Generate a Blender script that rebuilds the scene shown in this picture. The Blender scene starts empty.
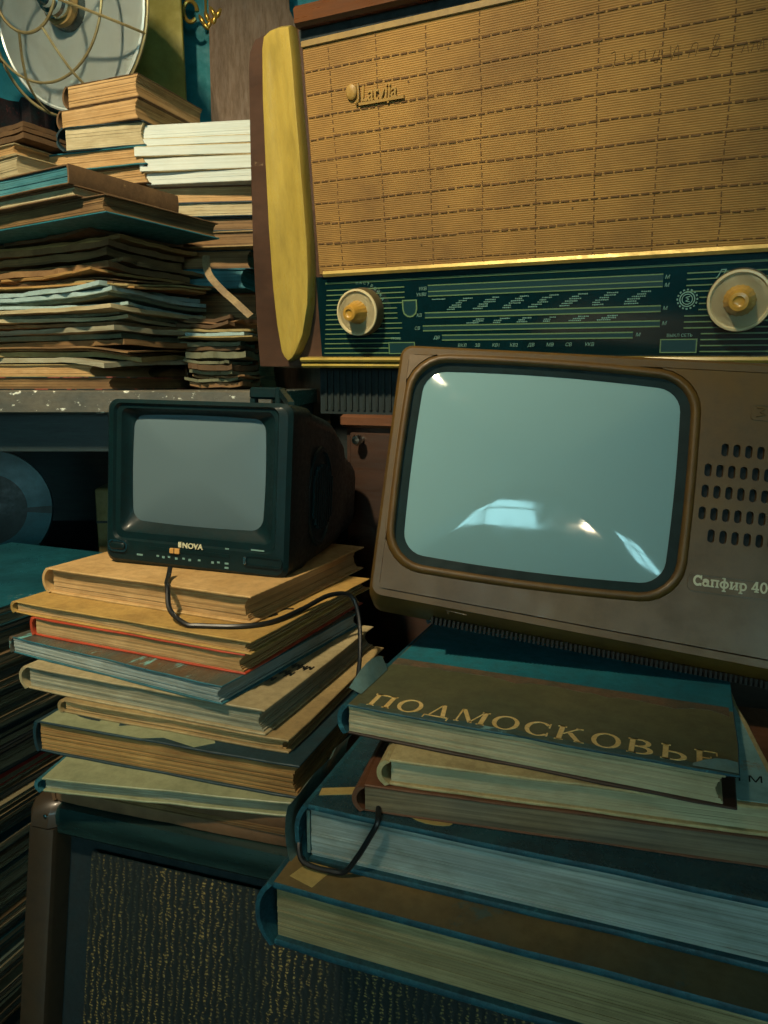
import bpy, bmesh, math, random
from mathutils import Vector, Matrix, Euler, noise
C = bpy.context.scene.collection
SC = bpy.context.scene
rnd = random.Random(11)
R = math.radians
CZ = 1.2                                    # lens height above the floor; heights below are written from the lens


def lin(h):
    h = h.lstrip('#')
    o = []
    for i in (0, 2, 4):
        v = int(h[i:i + 2], 16) / 255
        o.append(v / 12.92 if v <= .04045 else ((v + .055) / 1.055) ** 2.4)
    return (o[0], o[1], o[2], 1)


# ------------------------------------------------------------------ camera, world, light
cam = bpy.data.cameras.new('camera')
co = bpy.data.objects.new('camera', cam)
C.objects.link(co)
co.location = (0, 0, CZ)
co.rotation_euler = (math.pi / 2 - math.atan(127 / 735), 0, 0)
cam.sensor_fit = 'VERTICAL'
cam.sensor_height = 24
cam.lens = 24 * 735 / 1024
cam.clip_start = .02
SC.camera = co
w = bpy.data.worlds.new('world')
SC.world = w
w.use_nodes = True
w.node_tree.nodes['Background'].inputs[0].default_value = (.25, .5, .55, 1)
w.node_tree.nodes['Background'].inputs[1].default_value = .3
SC.view_settings.view_transform = 'Standard'
SC.view_settings.look = 'None'
SC.view_settings.gamma = 1
SC.view_settings.use_curve_mapping = False
SC.view_settings.exposure = 0.9
SC.cycles.use_denoising = True
SC.cycles.max_bounces = 6
KEY_POS = (-.70, -.20, 1.50)               # added spot lamp, its cone leaves the lower stall dim; position from the lens
KEY_AIM = (-.35, 1.20, .21)
KEY_W = 138
KEY_CONE = 66
KEY_COL = (1, .83, .55)
FILL_POS = (-.08, -2.2, .22)
FILL_W = 6
FILL_COL = (1, .8, .52)
WINDOW_E = 6.5
WINDOW_COL = (.38, .80, .86, 1)


# ------------------------------------------------------------------ materials
def new_mat(name):
    m = bpy.data.materials.new(name)
    m.use_nodes = True
    nt = m.node_tree
    return m, nt, nt.nodes['Principled BSDF']


def node(nt, t, **kw):
    n = nt.nodes.new(t)
    for k, v in kw.items():
        if k in n.inputs:
            n.inputs[k].default_value = v
        else:
            setattr(n, k, v)
    return n


def ramp(nt, fac, c1, c2, p1=.35, p2=.65):
    r = nt.nodes.new('ShaderNodeValToRGB')
    r.color_ramp.elements[0].position = p1
    r.color_ramp.elements[1].position = p2
    r.color_ramp.elements[0].color = c1
    r.color_ramp.elements[1].color = c2
    nt.links.new(fac, r.inputs[0])
    return r.outputs[0]


def mapped(nt, scale=(1, 1, 1), rot=(0, 0, 0)):
    tc = nt.nodes.new('ShaderNodeTexCoord')
    mp = nt.nodes.new('ShaderNodeMapping')
    mp.inputs['Scale'].default_value = scale
    mp.inputs['Rotation'].default_value = rot
    nt.links.new(tc.outputs['Object'], mp.inputs[0])
    return mp.outputs[0]


def mat(name, c1, c2=None, scale=14, stretch=(1, 1, 1), rough=.6, metal=0, coat=0, bump=.15, bscale=300,
        p1=.35, p2=.65, spots=None, spot_scale=40, spot_at=.64, grime=.28):
    """a colour mottled with a second one, optional worn spots, fine relief"""
    m, nt, b = new_mat(name)
    c1 = lin(c1)
    c2 = lin(c2) if c2 else tuple(x * .78 for x in c1[:3]) + (1,)
    v = mapped(nt, stretch)
    n = node(nt, 'ShaderNodeTexNoise', Scale=scale, Detail=5, Roughness=.6)
    nt.links.new(v, n.inputs['Vector'])
    col = ramp(nt, n.outputs[0], c1, c2, p1, p2)
    if spots:
        n2 = node(nt, 'ShaderNodeTexNoise', Scale=spot_scale, Detail=6, Roughness=.7)
        nt.links.new(v, n2.inputs['Vector'])
        f = ramp(nt, n2.outputs[0], (0, 0, 0, 1), (1, 1, 1, 1), spot_at, spot_at + .05)
        mx = node(nt, 'ShaderNodeMix', data_type='RGBA')
        nt.links.new(f, mx.inputs[0])
        nt.links.new(col, mx.inputs[6])
        mx.inputs[7].default_value = lin(spots)
        col = mx.outputs[2]
    if grime:
        n4 = node(nt, 'ShaderNodeTexNoise', Scale=scale * 5.3, Detail=7, Roughness=.72)
        nt.links.new(v, n4.inputs['Vector'])
        gk = 1 - grime
        gr = ramp(nt, n4.outputs[0], (gk, gk, gk * .97, 1), (1, 1, 1, 1), .32, .58)
        mg = node(nt, 'ShaderNodeMix', data_type='RGBA', blend_type='MULTIPLY')
        mg.inputs[0].default_value = 1
        nt.links.new(col, mg.inputs[6]); nt.links.new(gr, mg.inputs[7])
        col = mg.outputs[2]
        rr_ = ramp(nt, n4.outputs[0], (min(1, rough * 1.35),) * 3 + (1,), (rough * .85,) * 3 + (1,), .3, .65)
        rough_link = rr_
    nt.links.new(col, b.inputs['Base Color'])
    b.inputs['Roughness'].default_value = rough
    if grime: nt.links.new(rough_link, b.inputs['Roughness'])
    b.inputs['Metallic'].default_value = metal
    b.inputs['Coat Weight'].default_value = coat
    b.inputs['Coat Roughness'].default_value = .15
    if bump:
        n3 = node(nt, 'ShaderNodeTexNoise', Scale=bscale, Detail=3)
        nt.links.new(v, n3.inputs['Vector'])
        bp = node(nt, 'ShaderNodeBump', Strength=bump, Distance=.0008)
        nt.links.new(n3.outputs[0], bp.inputs['Height'])
        nt.links.new(bp.outputs[0], b.inputs['Normal'])
    return m


def page_mat(name, c1, c2, lines=520, rough=.75, line_dark=.55, stain_shade=.8):
    """page edges: thin layers stacked in z"""
    m, nt, b = new_mat(name)
    v = mapped(nt, (3, 3, lines))
    n = node(nt, 'ShaderNodeTexNoise', Scale=1.0, Detail=3, Roughness=.65)
    nt.links.new(v, n.inputs['Vector'])
    v2 = mapped(nt, (9, 9, 30))
    n2 = node(nt, 'ShaderNodeTexNoise', Scale=1.0, Detail=4)
    nt.links.new(v2, n2.inputs['Vector'])
    base = ramp(nt, n2.outputs[0], lin(c1), lin(c2), .35, .68)
    dk = ramp(nt, n.outputs[0], (line_dark, line_dark * .97, line_dark * .92, 1), (1, 1, 1, 1), .33, .6)
    mx = node(nt, 'ShaderNodeMix', data_type='RGBA', blend_type='MULTIPLY')
    mx.inputs[0].default_value = 1
    nt.links.new(base, mx.inputs[6])
    nt.links.new(dk, mx.inputs[7])
    n3 = node(nt, 'ShaderNodeTexNoise', Scale=1.0, Detail=5, Roughness=.7)
    nt.links.new(mapped(nt, (16, 16, 45)), n3.inputs['Vector'])
    st = ramp(nt, n3.outputs[0], (.66, .62, .54, 1), (1, 1, 1, 1), .34, .56)  # blotches multiplied in: stains plus patches of shadow put into the page colour
    ms = node(nt, 'ShaderNodeMix', data_type='RGBA', blend_type='MULTIPLY')
    ms.inputs[0].default_value = stain_shade
    nt.links.new(mx.outputs[2], ms.inputs[6]); nt.links.new(st, ms.inputs[7])
    nt.links.new(ms.outputs[2], b.inputs['Base Color'])
    b.inputs['Roughness'].default_value = rough
    bp = node(nt, 'ShaderNodeBump', Strength=.5, Distance=.0006)
    nt.links.new(n.outputs[0], bp.inputs['Height'])
    nt.links.new(bp.outputs[0], b.inputs['Normal'])
    return m


def plain(name, c, rough=.5, metal=0, coat=0, emit=None):
    m, nt, b = new_mat(name)
    b.inputs['Base Color'].default_value = lin(c)
    b.inputs['Roughness'].default_value = rough
    b.inputs['Metallic'].default_value = metal
    b.inputs['Coat Weight'].default_value = coat
    if emit:
        b.inputs['Emission Color'].default_value = emit[0]
        b.inputs['Emission Strength'].default_value = emit[1]
    return m


M = {}
M['pg_tan'] = page_mat('page_edges_tan', '#c9a673', '#b08a55')
M['pg_gold'] = page_mat('page_edges_gold', '#bd9557', '#9a7440', lines=380, line_dark=.45)
M['pg_grey'] = page_mat('page_edges_grey', '#aaa78e', '#8f8c74')
M['pg_pale'] = page_mat('page_edges_pale', '#c4b894', '#a89b76', lines=700, line_dark=.72)
M['pg_pale_shaded'] = page_mat('page_edges_pale_shaded', '#a89a70', '#8c7e56', lines=520, line_dark=.62)  # darker copy of the pale pages, the bottom book's dimness put into colour
M['pg_white'] = page_mat('page_edges_white', '#c9d0c8', '#b6c2bc', lines=600, line_dark=.85, stain_shade=.2)
M['pg_blue'] = page_mat('page_edges_blue_grey', '#a9b3ac', '#869490', lines=420, line_dark=.6)
M['pg_teal'] = page_mat('page_edges_teal', '#55939a', '#2f6f7a')
M['pg_brown'] = page_mat('page_edges_brown', '#9a7a4c', '#735633', lines=300, line_dark=.4)
M['pg_red'] = page_mat('page_edges_striped', '#8e7a5a', '#6b6250', lines=260, line_dark=.4)
M['tan_cloth'] = mat('tan_cloth', '#c3a06a', '#ad8a55', bump=.3, bscale=900)
M['ochre_cloth'] = mat('ochre_cloth', '#b4924f', '#9c7b40', bump=.3, bscale=900)
M['red_board'] = mat('red_board', '#b5482c', '#9a3820', rough=.45)
M['picture_teal'] = mat('picture_cover_teal', '#39524f', '#5b4a38', scale=26, stretch=(1, .25, 1), rough=.28, spots='#6fb0ad', spot_scale=30, spot_at=.6, bump=.05)
M['cream_board'] = mat('cream_board', '#ab9c76', '#8f8260', scale=20, rough=.5, spots='#7b6c4e', spot_scale=60, spot_at=.66)
M['picture_dark'] = mat('picture_cover_dark', '#22403f', '#a39468', scale=11, rough=.42, p1=.5, p2=.54, bump=.06)
M['beige_board'] = mat('beige_board', '#a08a5c', '#84704a', scale=20, rough=.6)
M['navy_cloth'] = mat('navy_cloth', '#16363d', '#0e282f', bump=.35, bscale=900, rough=.55, spots='#4e7d80', spot_scale=90, spot_at=.7)
M['olive_picture'] = mat('olive_picture_cover', '#7f7b52', '#918d66', scale=14, rough=.4)
M['green_board'] = mat('pale_green_board', '#8f9472', '#7d8465', scale=12, rough=.45)
M['teal_edge'] = mat('teal_worn_edge', '#2b6872', '#1f525c', scale=40, rough=.6)
M['brown_board'] = mat('brown_board', '#7b5c3f', '#634830', scale=9, rough=.5)
M['jacket'] = mat('dust_jacket_olive', '#4f5238', '#5f5c3e', scale=9, rough=.5, spots='#73694a', spot_scale=160, spot_at=.66)
M['jacket_blue'] = mat('dust_jacket_blue_print', '#2d545a', '#4c5743', scale=22, rough=.45, spots='#6f9a9a', spot_scale=60, spot_at=.62)
M['jacket_tear'] = mat('torn_jacket_paper', '#6a5138', '#4b4632', scale=60, rough=.8)
M['teal_cloth'] = mat('teal_cloth', '#1d6f7a', '#155d69', bump=.3, bscale=900, rough=.6)
M['gilt'] = mat('gilt_lettering', '#ecca86', '#dcb86e', scale=60, rough=.4)
M['cream_worn'] = mat('cream_worn_cloth', '#b9a878', '#a39063', scale=30, rough=.6, bump=.4, bscale=700)
M['blue_cover'] = mat('pale_blue_cover', '#9cc0bd', '#86aeab', scale=12, rough=.45, spots='#8d9181', spot_scale=20, spot_at=.62)
M['russet_cloth'] = mat('russet_cloth', '#6d4429', '#54331e', bump=.3, bscale=900)
M['navy_gloss'] = mat('navy_glossy_jacket', '#16353f', '#1f4a52', scale=16, rough=.25, coat=.4, spots='#8b8763', spot_scale=18, spot_at=.69, bump=.05)
M['mottled'] = mat('mottled_brown_cloth', '#7a6236', '#5b5237', scale=9, rough=.55, spots='#4b5a50', spot_scale=16, spot_at=.62)
M['navy_worn'] = mat('navy_worn_edge', '#123c47', '#1c5560', scale=60, rough=.6, spots='#35737c', spot_scale=70, spot_at=.62)
M['film'] = mat('torn_plastic_film', '#5d7b79', '#6f8277', scale=30, rough=.35, coat=.5)
M['tape'] = mat('yellow_tape', '#b29a5c', '#9c8752', rough=.35)
M['black_cord'] = plain('black_rubber', '#0d1214', .4)
M['tv_black'] = mat('black_green_plastic', '#092224', '#071c1e', scale=30, rough=.42, bump=.08, bscale=900, coat=.05)
M['tv_recess'] = mat('black_recess_plastic', '#071a1b', '#0a2122', rough=.4, bump=0)
M['tv_brown'] = mat('brown_tv_plastic', '#5f4518', '#523a13', scale=7, rough=.42, bump=.06, bscale=600, coat=.1, spots='#6b5836', spot_scale=230, spot_at=.71)
M['tv_trim'] = mat('brown_trim_plastic', '#604519', '#533a14', scale=20, rough=.45, bump=.03, coat=.05)
M['mask'] = mat('dark_teal_mask', '#06201f', '#041a1a', rough=.55, bump=0)
for k_ in ('tv_black', 'mask', 'tv_recess', 'box_black'):
    if k_ in M: M[k_].node_tree.nodes['Principled BSDF'].inputs['Specular IOR Level'].default_value = .2
M['dark_hole'] = plain('dark_hole', '#081517', .85)
M['vent_dark'] = plain('vent_dark', '#0a1211', .9)
M['pale_print'] = plain('pale_print', '#b9b493', .5)
M['grey_print'] = plain('grey_green_print', '#5e7f78', .6)
M['amber'] = plain('amber_pointer', '#b98a4a', .4)
M['chrome'] = plain('chrome', '#b9c6c6', .2, 1)
M['wood_radio'] = mat('reddish_lacquered_wood', '#503a2d', '#402d22', scale=6, stretch=(1, 1, 2), rough=.34, coat=.35, bump=.04, spots='#8f7a5c', spot_scale=11, spot_at=.64)
M['wood_lid'] = mat('lid_lacquered_wood', '#6d4427', '#573318', scale=5, stretch=(1, 8, 8), rough=.3, coat=.4, bump=.04)
M['cream_plastic'] = mat('cream_bakelite', '#ad9648', '#9c853a', scale=6, stretch=(2, 2, .5), rough=.28, coat=.4, bump=.03, spots='#a08a46', spot_scale=24, spot_at=.7)
M['gold'] = mat('brass_strip', '#a38b45', '#b79e58', scale=8, rough=.42, metal=.35, bump=.03)
M['stitch'] = mat('brown_stitching', '#573d1a', '#684a22', rough=.9, bump=.3)
M['dial'] = mat('dial_glass', '#041a1e', '#062024', rough=.15, coat=.6, bump=0)
M['dial_teal'] = plain('dial_teal_print', '#0b2f33', .4)
M['dial_line'] = plain('dial_line_print', '#56704b', .45)
M['dial_text'] = plain('dial_letter_print', '#5e8478', .5)
M['pencil'] = plain('pencil_mark', '#5c431c', .8)
M['black_wood'] = mat('blackened_wood', '#0f1a1b', '#14211f', rough=.5)
M['wood_dark'] = mat('dark_brown_wood', '#3d281c', '#2f2017', scale=5, stretch=(1, 9, 9), rough=.5)
M['wood_rail'] = mat('brown_wood_rail', '#6a4630', '#583824', scale=5, stretch=(1, 9, 9), rough=.4)
M['plank'] = mat('grey_painted_plank', '#5d584a', '#474840', scale=18, stretch=(1, 1, 2), rough=.5, spots='#dfe2d2', spot_scale=55, spot_at=.60, bump=.3)
M['plank_dark'] = mat('dark_stained_board', '#1a2b2b', '#0f1e20', scale=9, stretch=(1, 6, 12), rough=.5, spots='#35504d', spot_scale=20, spot_at=.68)
M['teal_wall'] = mat('teal_painted_wall', '#11909a', '#0e828d', scale=4, rough=.6, bump=.1)
M['olive_board'] = mat('olive_painted_board', '#b5a94e', '#9c9648', scale=3, rough=.6)
M['hardboard'] = mat('brown_hardboard', '#7d6650', '#6f5a46', scale=5, stretch=(6, 1, 1), rough=.7)
M['steel'] = mat('polished_aluminium', '#e3ebe6', '#cfdad3', scale=3, rough=.33, metal=.35, bump=0, grime=.06)
M['wire'] = mat('brassy_wire', '#b5a574', '#8f8058', rough=.4, metal=.5, bump=0)
M['ceramic'] = mat('heater_ceramic', '#3c4a48', '#55605c', rough=.25, bump=0, coat=.5)
M['fawn'] = mat('fawn_plastic', '#9c8250', '#866e42', rough=.45, bump=0)
M['knob_dark'] = mat('dull_brown_plastic', '#5a4c2c', '#4a3f24', rough=.5, bump=0)
M['ring_pale'] = plain('pale_ring', '#bdb088', .35)
M['knob_ochre'] = mat('ochre_bakelite', '#b98f38', '#a67d2e', scale=20, rough=.35, bump=0, coat=.2)
M['gilded'] = plain('gilded_metal', '#c8a24b', .3, .7)
M['terracotta'] = mat('orange_clay', '#b47a45', '#9a6236', rough=.6)
M['plaid'] = mat('dark_red_cloth', '#3a1d1c', '#16282a', scale=40, rough=.9, spots='#64302c', spot_scale=50, spot_at=.6)
M['box_post'] = mat('brown_lacquer_post', '#3d3122', '#33291c', scale=8, rough=.42, coat=.25, bump=.05)
M['box_rail'] = mat('dark_lacquer_rail', '#142725', '#1d3330', scale=12, stretch=(1, 6, 6), rough=.3, coat=.4, spots='#3d5a55', spot_scale=40, spot_at=.72)
M['box_black'] = mat('teal_shade_black', '#07191c', '#0a1f22', rough=.7)  # black tinted teal, the teal of the shadows put into its colour
M['white_paper'] = mat('white_paper_cover', '#c6cdc4', '#b7c0b6', scale=9, rough=.6)
M['old_brown'] = mat('old_brown_cover', '#6e5334', '#574026', scale=12, rough=.7, spots='#8c7047', spot_scale=50, spot_at=.65)
M['kraft'] = mat('kraft_paper', '#8e6d42', '#735433', scale=8, rough=.8, bump=.3, bscale=90)
M['kraft_dark'] = mat('dark_kraft_paper', '#63492c', '#4c3820', scale=8, rough=.8, bump=.3, bscale=90)
M['paper_old'] = mat('old_paper', '#a1905f', '#857448', scale=9, rough=.8, bump=.3, bscale=90)
M['paper_green'] = mat('greyed_paper', '#75755a', '#5d6049', scale=9, rough=.8, bump=.3, bscale=90)
M['paper_blue'] = mat('bluish_paper', '#9cb4b2', '#8ba3a0', scale=7, rough=.7)
M['red_black'] = mat('red_and_black_cover', '#7c3f31', '#16201f', scale=30, rough=.6, p1=.45, p2=.5)
M['ribbon'] = mat('beige_ribbon', '#8f7b57', '#75644a', scale=30, rough=.9)
M['mag_blue'] = mat('blue_glossy_magazine_cover', '#123f49', '#1b5661', scale=9, rough=.3, coat=.2, spots='#7f9489', spot_scale=10, spot_at=.66)
M['mag_blue2'] = mat('blue_printed_magazine_cover', '#134654', '#1d6472', scale=20, rough=.3, spots='#4f949a', spot_scale=24, spot_at=.63)
M['plate_teal'] = mat('teal_enamel', '#125058', '#0e434b', rough=.4, bump=.02)
M['olive_box'] = mat('olive_cardboard', '#6f6538', '#4e4a2c', scale=10, rough=.7)
M['lamp_enamel'] = plain('green_enamel', '#20413c', .3)
M['plaster'] = mat('grey_plaster', '#7f8f8b', '#75847f', scale=3, rough=.8)
M['floor_board'] = mat('brown_floor_board', '#4e4235', '#3d342a', scale=4, stretch=(6, 1, 1), rough=.6)
M['bulb'] = plain('lit_bulb', '#ffffff', .5, emit=((1, .85, .6, 1), 40))
M['pane'] = plain('frosted_lit_pane', '#9fb7b8', .4, emit=(WINDOW_COL, WINDOW_E))


def cloth_grille():
    m, nt, b = new_mat('tan_ribbed_cloth')
    v = mapped(nt)
    wv = node(nt, 'ShaderNodeTexWave', Scale=125, Distortion=.5, Detail=1)
    wv.bands_direction = 'Z'
    nt.links.new(v, wv.inputs['Vector'])
    n = node(nt, 'ShaderNodeTexNoise', Scale=5, Detail=5, Roughness=.6)
    nt.links.new(v, n.inputs['Vector'])
    base = ramp(nt, n.outputs[0], lin('#785827'), lin('#957033'), .36, .58)
    dk = ramp(nt, wv.outputs[0], (.86, .85, .82, 1), (1, 1, 1, 1), .2, .7)
    n2 = node(nt, 'ShaderNodeTexNoise', Scale=60, Detail=4)
    nt.links.new(mapped(nt, (1, 1, 6)), n2.inputs['Vector'])
    d2 = ramp(nt, n2.outputs[0], (.9, .89, .86, 1), (1, 1, 1, 1), .35, .6)
    mx = node(nt, 'ShaderNodeMix', data_type='RGBA', blend_type='MULTIPLY')
    mx.inputs[0].default_value = 1
    nt.links.new(base, mx.inputs[6])
    nt.links.new(dk, mx.inputs[7])
    mx2 = node(nt, 'ShaderNodeMix', data_type='RGBA', blend_type='MULTIPLY')
    mx2.inputs[0].default_value = 1
    nt.links.new(mx.outputs[2], mx2.inputs[6])
    nt.links.new(d2, mx2.inputs[7])
    nt.links.new(mx2.outputs[2], b.inputs['Base Color'])
    b.inputs['Roughness'].default_value = .8
    bp = node(nt, 'ShaderNodeBump', Strength=.6, Distance=.0006)
    nt.links.new(wv.outputs[0], bp.inputs['Height'])
    nt.links.new(bp.outputs[0], b.inputs['Normal'])
    return m


def cloth_speaker():
    """dark brocade: vertical broken zig-zag threads in gold on near black"""
    m, nt, b = new_mat('dark_gold_thread_brocade')
    v = mapped(nt)
    wv = node(nt, 'ShaderNodeTexWave', Scale=40, Distortion=5, Detail=3)
    wv.inputs['Detail Scale'].default_value = 3
    wv.bands_direction = 'X'
    nt.links.new(v, wv.inputs['Vector'])
    wz = node(nt, 'ShaderNodeTexWave', Scale=95, Distortion=9, Detail=2)
    wz.bands_direction = 'Z'
    nt.links.new(v, wz.inputs['Vector'])
    n = node(nt, 'ShaderNodeTexNoise', Scale=420, Detail=2)
    nt.links.new(v, n.inputs['Vector'])
    lines = ramp(nt, wv.outputs[0], (0, 0, 0, 1), (1, 1, 1, 1), .62, .9)
    brk = ramp(nt, wz.outputs[0], (.1, .1, .1, 1), (1, 1, 1, 1), .25, .7)
    fl = ramp(nt, n.outputs[0], (.1, .1, .1, 1), (1, 1, 1, 1), .42, .6)
    a = node(nt, 'ShaderNodeMix', data_type='RGBA', blend_type='MULTIPLY')
    a.inputs[0].default_value = 1
    nt.links.new(lines, a.inputs[6]); nt.links.new(brk, a.inputs[7])
    a2 = node(nt, 'ShaderNodeMix', data_type='RGBA', blend_type='MULTIPLY')
    a2.inputs[0].default_value = 1
    nt.links.new(a.outputs[2], a2.inputs[6]); nt.links.new(fl, a2.inputs[7])
    mx = node(nt, 'ShaderNodeMix', data_type='RGBA')
    nt.links.new(a2.outputs[2], mx.inputs[0])
    n5 = node(nt, 'ShaderNodeTexNoise', Scale=1.0, Detail=3)
    nt.links.new(mapped(nt, (22, 1, 5)), n5.inputs['Vector'])
    gold = ramp(nt, n5.outputs[0], lin('#2e3524'), lin('#a58b4c'), .33, .66)
    mx.inputs[6].default_value = lin('#0c1613')
    nt.links.new(gold, mx.inputs[7])
    nt.links.new(mx.outputs[2], b.inputs['Base Color'])
    b.inputs['Roughness'].default_value = .7
    bp = node(nt, 'ShaderNodeBump', Strength=.5, Distance=.001)
    nt.links.new(wv.outputs[0], bp.inputs['Height'])
    nt.links.new(bp.outputs[0], b.inputs['Normal'])
    return m


def screen_mat(name, c, rough=.05):
    m, nt, b = new_mat(name)
    n = node(nt, 'ShaderNodeTexNoise', Scale=60, Detail=5)
    nt.links.new(mapped(nt), n.inputs['Vector'])
    b.inputs['Base Color'].default_value = lin(c)
    b.inputs['Roughness'].default_value = rough
    b.inputs['IOR'].default_value = 1.6
    r = ramp(nt, n.outputs[0], (rough, rough, rough, 1), (rough * 2.5,) * 3 + (1,), .4, .7)
    nt.links.new(r, b.inputs['Roughness'])
    return m


M['grille'] = cloth_grille()
M['brocade'] = cloth_speaker()
M['tube'] = screen_mat('grey_green_picture_tube', '#76989a')
M['tube_small'] = screen_mat('dim_grey_picture_tube', '#55666a', .09)


# ------------------------------------------------------------------ mesh helpers
class MB:
    def __init__(s, k=1.0):
        s.v, s.f, s.mi, s.k, s.cur = [], [], [], k, 0

    def add(s, vs, fs):
        o = len(s.v)
        s.v += [tuple(c * s.k for c in p) for p in vs]
        for f in fs:
            s.f.append(tuple(i + o for i in f)); s.mi.append(s.cur)
        return s

    def box(s, x0, x1, y0, y1, z0, z1, b=0, mtx=None):
        if b:
            vs, fs = [], []
            # chamfered box from three stacked rings
            rings = [(b, z0), (0, z0 + b), (0, z1 - b), (b, z1)]
            for ins, z in rings:
                xa, xb, ya, yb = x0 + ins, x1 - ins, y0 + ins, y1 - ins
                c = b if ins == 0 else b * .5
                vs += [(xa + c, ya, z), (xb - c, ya, z), (xb, ya + c, z), (xb, yb - c, z), (xb - c, yb, z), (xa + c, yb, z), (xa, yb - c, z), (xa, ya + c, z)]
            for r_ in range(3):
                for i in range(8):
                    j = (i + 1) % 8
                    fs.append((r_ * 8 + i, r_ * 8 + j, r_ * 8 + 8 + j, r_ * 8 + 8 + i))
            fs.append(tuple(range(7, -1, -1))); fs.append(tuple(range(24, 32)))
        else:
            vs = [(x, y, z) for z in (z0, z1) for x, y in ((x0, y0), (x1, y0), (x1, y1), (x0, y1))]
            fs = [(3, 2, 1, 0), (4, 5, 6, 7), (0, 1, 5, 4), (1, 2, 6, 5), (2, 3, 7, 6), (3, 0, 4, 7)]
        if mtx:
            vs = [tuple(mtx @ Vector(p)) for p in vs]
        return s.add(vs, fs)

    def loft(s, loops, cap0=False, cap1=False, closed=True):
        n = len(loops[0])
        vs = [p for l in loops for p in l]
        fs = []
        for a in range(len(loops) - 1):
            for i in range(n if closed else n - 1):
                j = (i + 1) % n
                fs.append((a * n + i, a * n + j, (a + 1) * n + j, (a + 1) * n + i))
        if cap0: fs.append(tuple(range(n - 1, -1, -1)))
        if cap1: fs.append(tuple(range((len(loops) - 1) * n, len(loops) * n)))
        return s.add(vs, fs)

    def lathe(s, prof, n=40, mtx=None, a0=0):
        """profile (radius, y) turned round the y axis"""
        loops = []
        for r_, y in prof:
            l = [(r_ * math.cos(a0 + i * math.tau / n), y, r_ * math.sin(a0 + i * math.tau / n)) for i in range(n)]
            loops.append([tuple(mtx @ Vector(p)) for p in l] if mtx else l)
        return s.loft(loops, prof[0][0] > 1e-6, prof[-1][0] > 1e-6)

    def tube(s, pts, r_, n=8, sub=6, closed=False, flat=None):
        P = [Vector(p) for p in pts]
        Q = []
        m = len(P)
        rng = range(m) if closed else range(m - 1)
        for i in rng:
            p0, p1, p2, p3 = (P[(i - 1) % m] if closed or i else P[0]), P[i], P[(i + 1) % m], (P[(i + 2) % m] if closed or i + 2 < m else P[-1])
            for k in range(sub):
                t = k / sub
                Q.append(.5 * ((2 * p1) + (p2 - p0) * t + (2 * p0 - 5 * p1 + 4 * p2 - p3) * t * t + (3 * p1 - p0 - 3 * p2 + p3) * t ** 3))
        if not closed: Q.append(P[-1])
        loops = []
        up = None
        for i, q in enumerate(Q):
            a = Q[(i - 1) % len(Q)] if closed or i else Q[0]
            b_ = Q[(i + 1) % len(Q)] if closed or i + 1 < len(Q) else Q[-1]
            t = (b_ - a).normalized()
            if up is None:
                up = Vector((0, 0, 1)) if abs(t.z) < .9 else Vector((1, 0, 0))
            sd = t.cross(up).normalized()
            up = sd.cross(t).normalized()
            ra, rb = (r_, r_) if flat is None else (r_, flat)
            loops.append([tuple(q + sd * ra * math.cos(j * math.tau / n) + up * rb * math.sin(j * math.tau / n)) for j in range(n)])
        if closed: loops.append(loops[0])
        return s.loft(loops, not closed, not closed)

    def prism(s, poly, y0, y1):
        """polygon in (x, z) from y0 (front) to y1"""
        n = len(poly)
        vs = [(x, y0, z) for x, z in poly] + [(x, y1, z) for x, z in poly]
        fs = [tuple(range(n)), tuple(range(2 * n - 1, n - 1, -1))] + [(i, i + n, (i + 1) % n + n, (i + 1) % n) for i in range(n)]
        return s.add(vs, fs)

    def build(s, name, m, parent=None, smooth=35, loc=None, rot=None, kind=None):
        me = bpy.data.meshes.new(name)
        me.from_pydata(s.v, [], s.f)
        bm = bmesh.new(); bm.from_mesh(me)
        bmesh.ops.recalc_face_normals(bm, faces=bm.faces)
        bm.to_mesh(me); bm.free()
        for mm in (m if isinstance(m, (list, tuple)) else [m]): me.materials.append(M[mm] if isinstance(mm, str) else mm)
        me.polygons.foreach_set('material_index', s.mi)
        if smooth:
            me.polygons.foreach_set('use_smooth', [True] * len(me.polygons))
            me.set_sharp_from_angle(angle=R(smooth))
        o = bpy.data.objects.new(name, me)
        C.objects.link(o)
        if parent: o.parent = parent
        if loc: o.location = loc
        if rot: o.rotation_euler = rot
        if kind: o['kind'] = kind
        return o


def tag(o, label=None, cat=None, group=None, kind=None):
    if label: o['label'] = label
    if cat: o['category'] = cat
    if group: o['group'] = group
    if kind: o['kind'] = kind
    return o


def thing(name, label, cat, loc=(0, 0, 0), rot=(0, 0, 0), group=None):
    """an Empty at the thing's base; loc has its height from the lens"""
    o = bpy.data.objects.new(name, None)
    o.empty_display_size = .05
    C.objects.link(o)
    o.location = (loc[0], loc[1], loc[2] + CZ)
    o.rotation_euler = rot
    return tag(o, label, cat, group)


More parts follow.
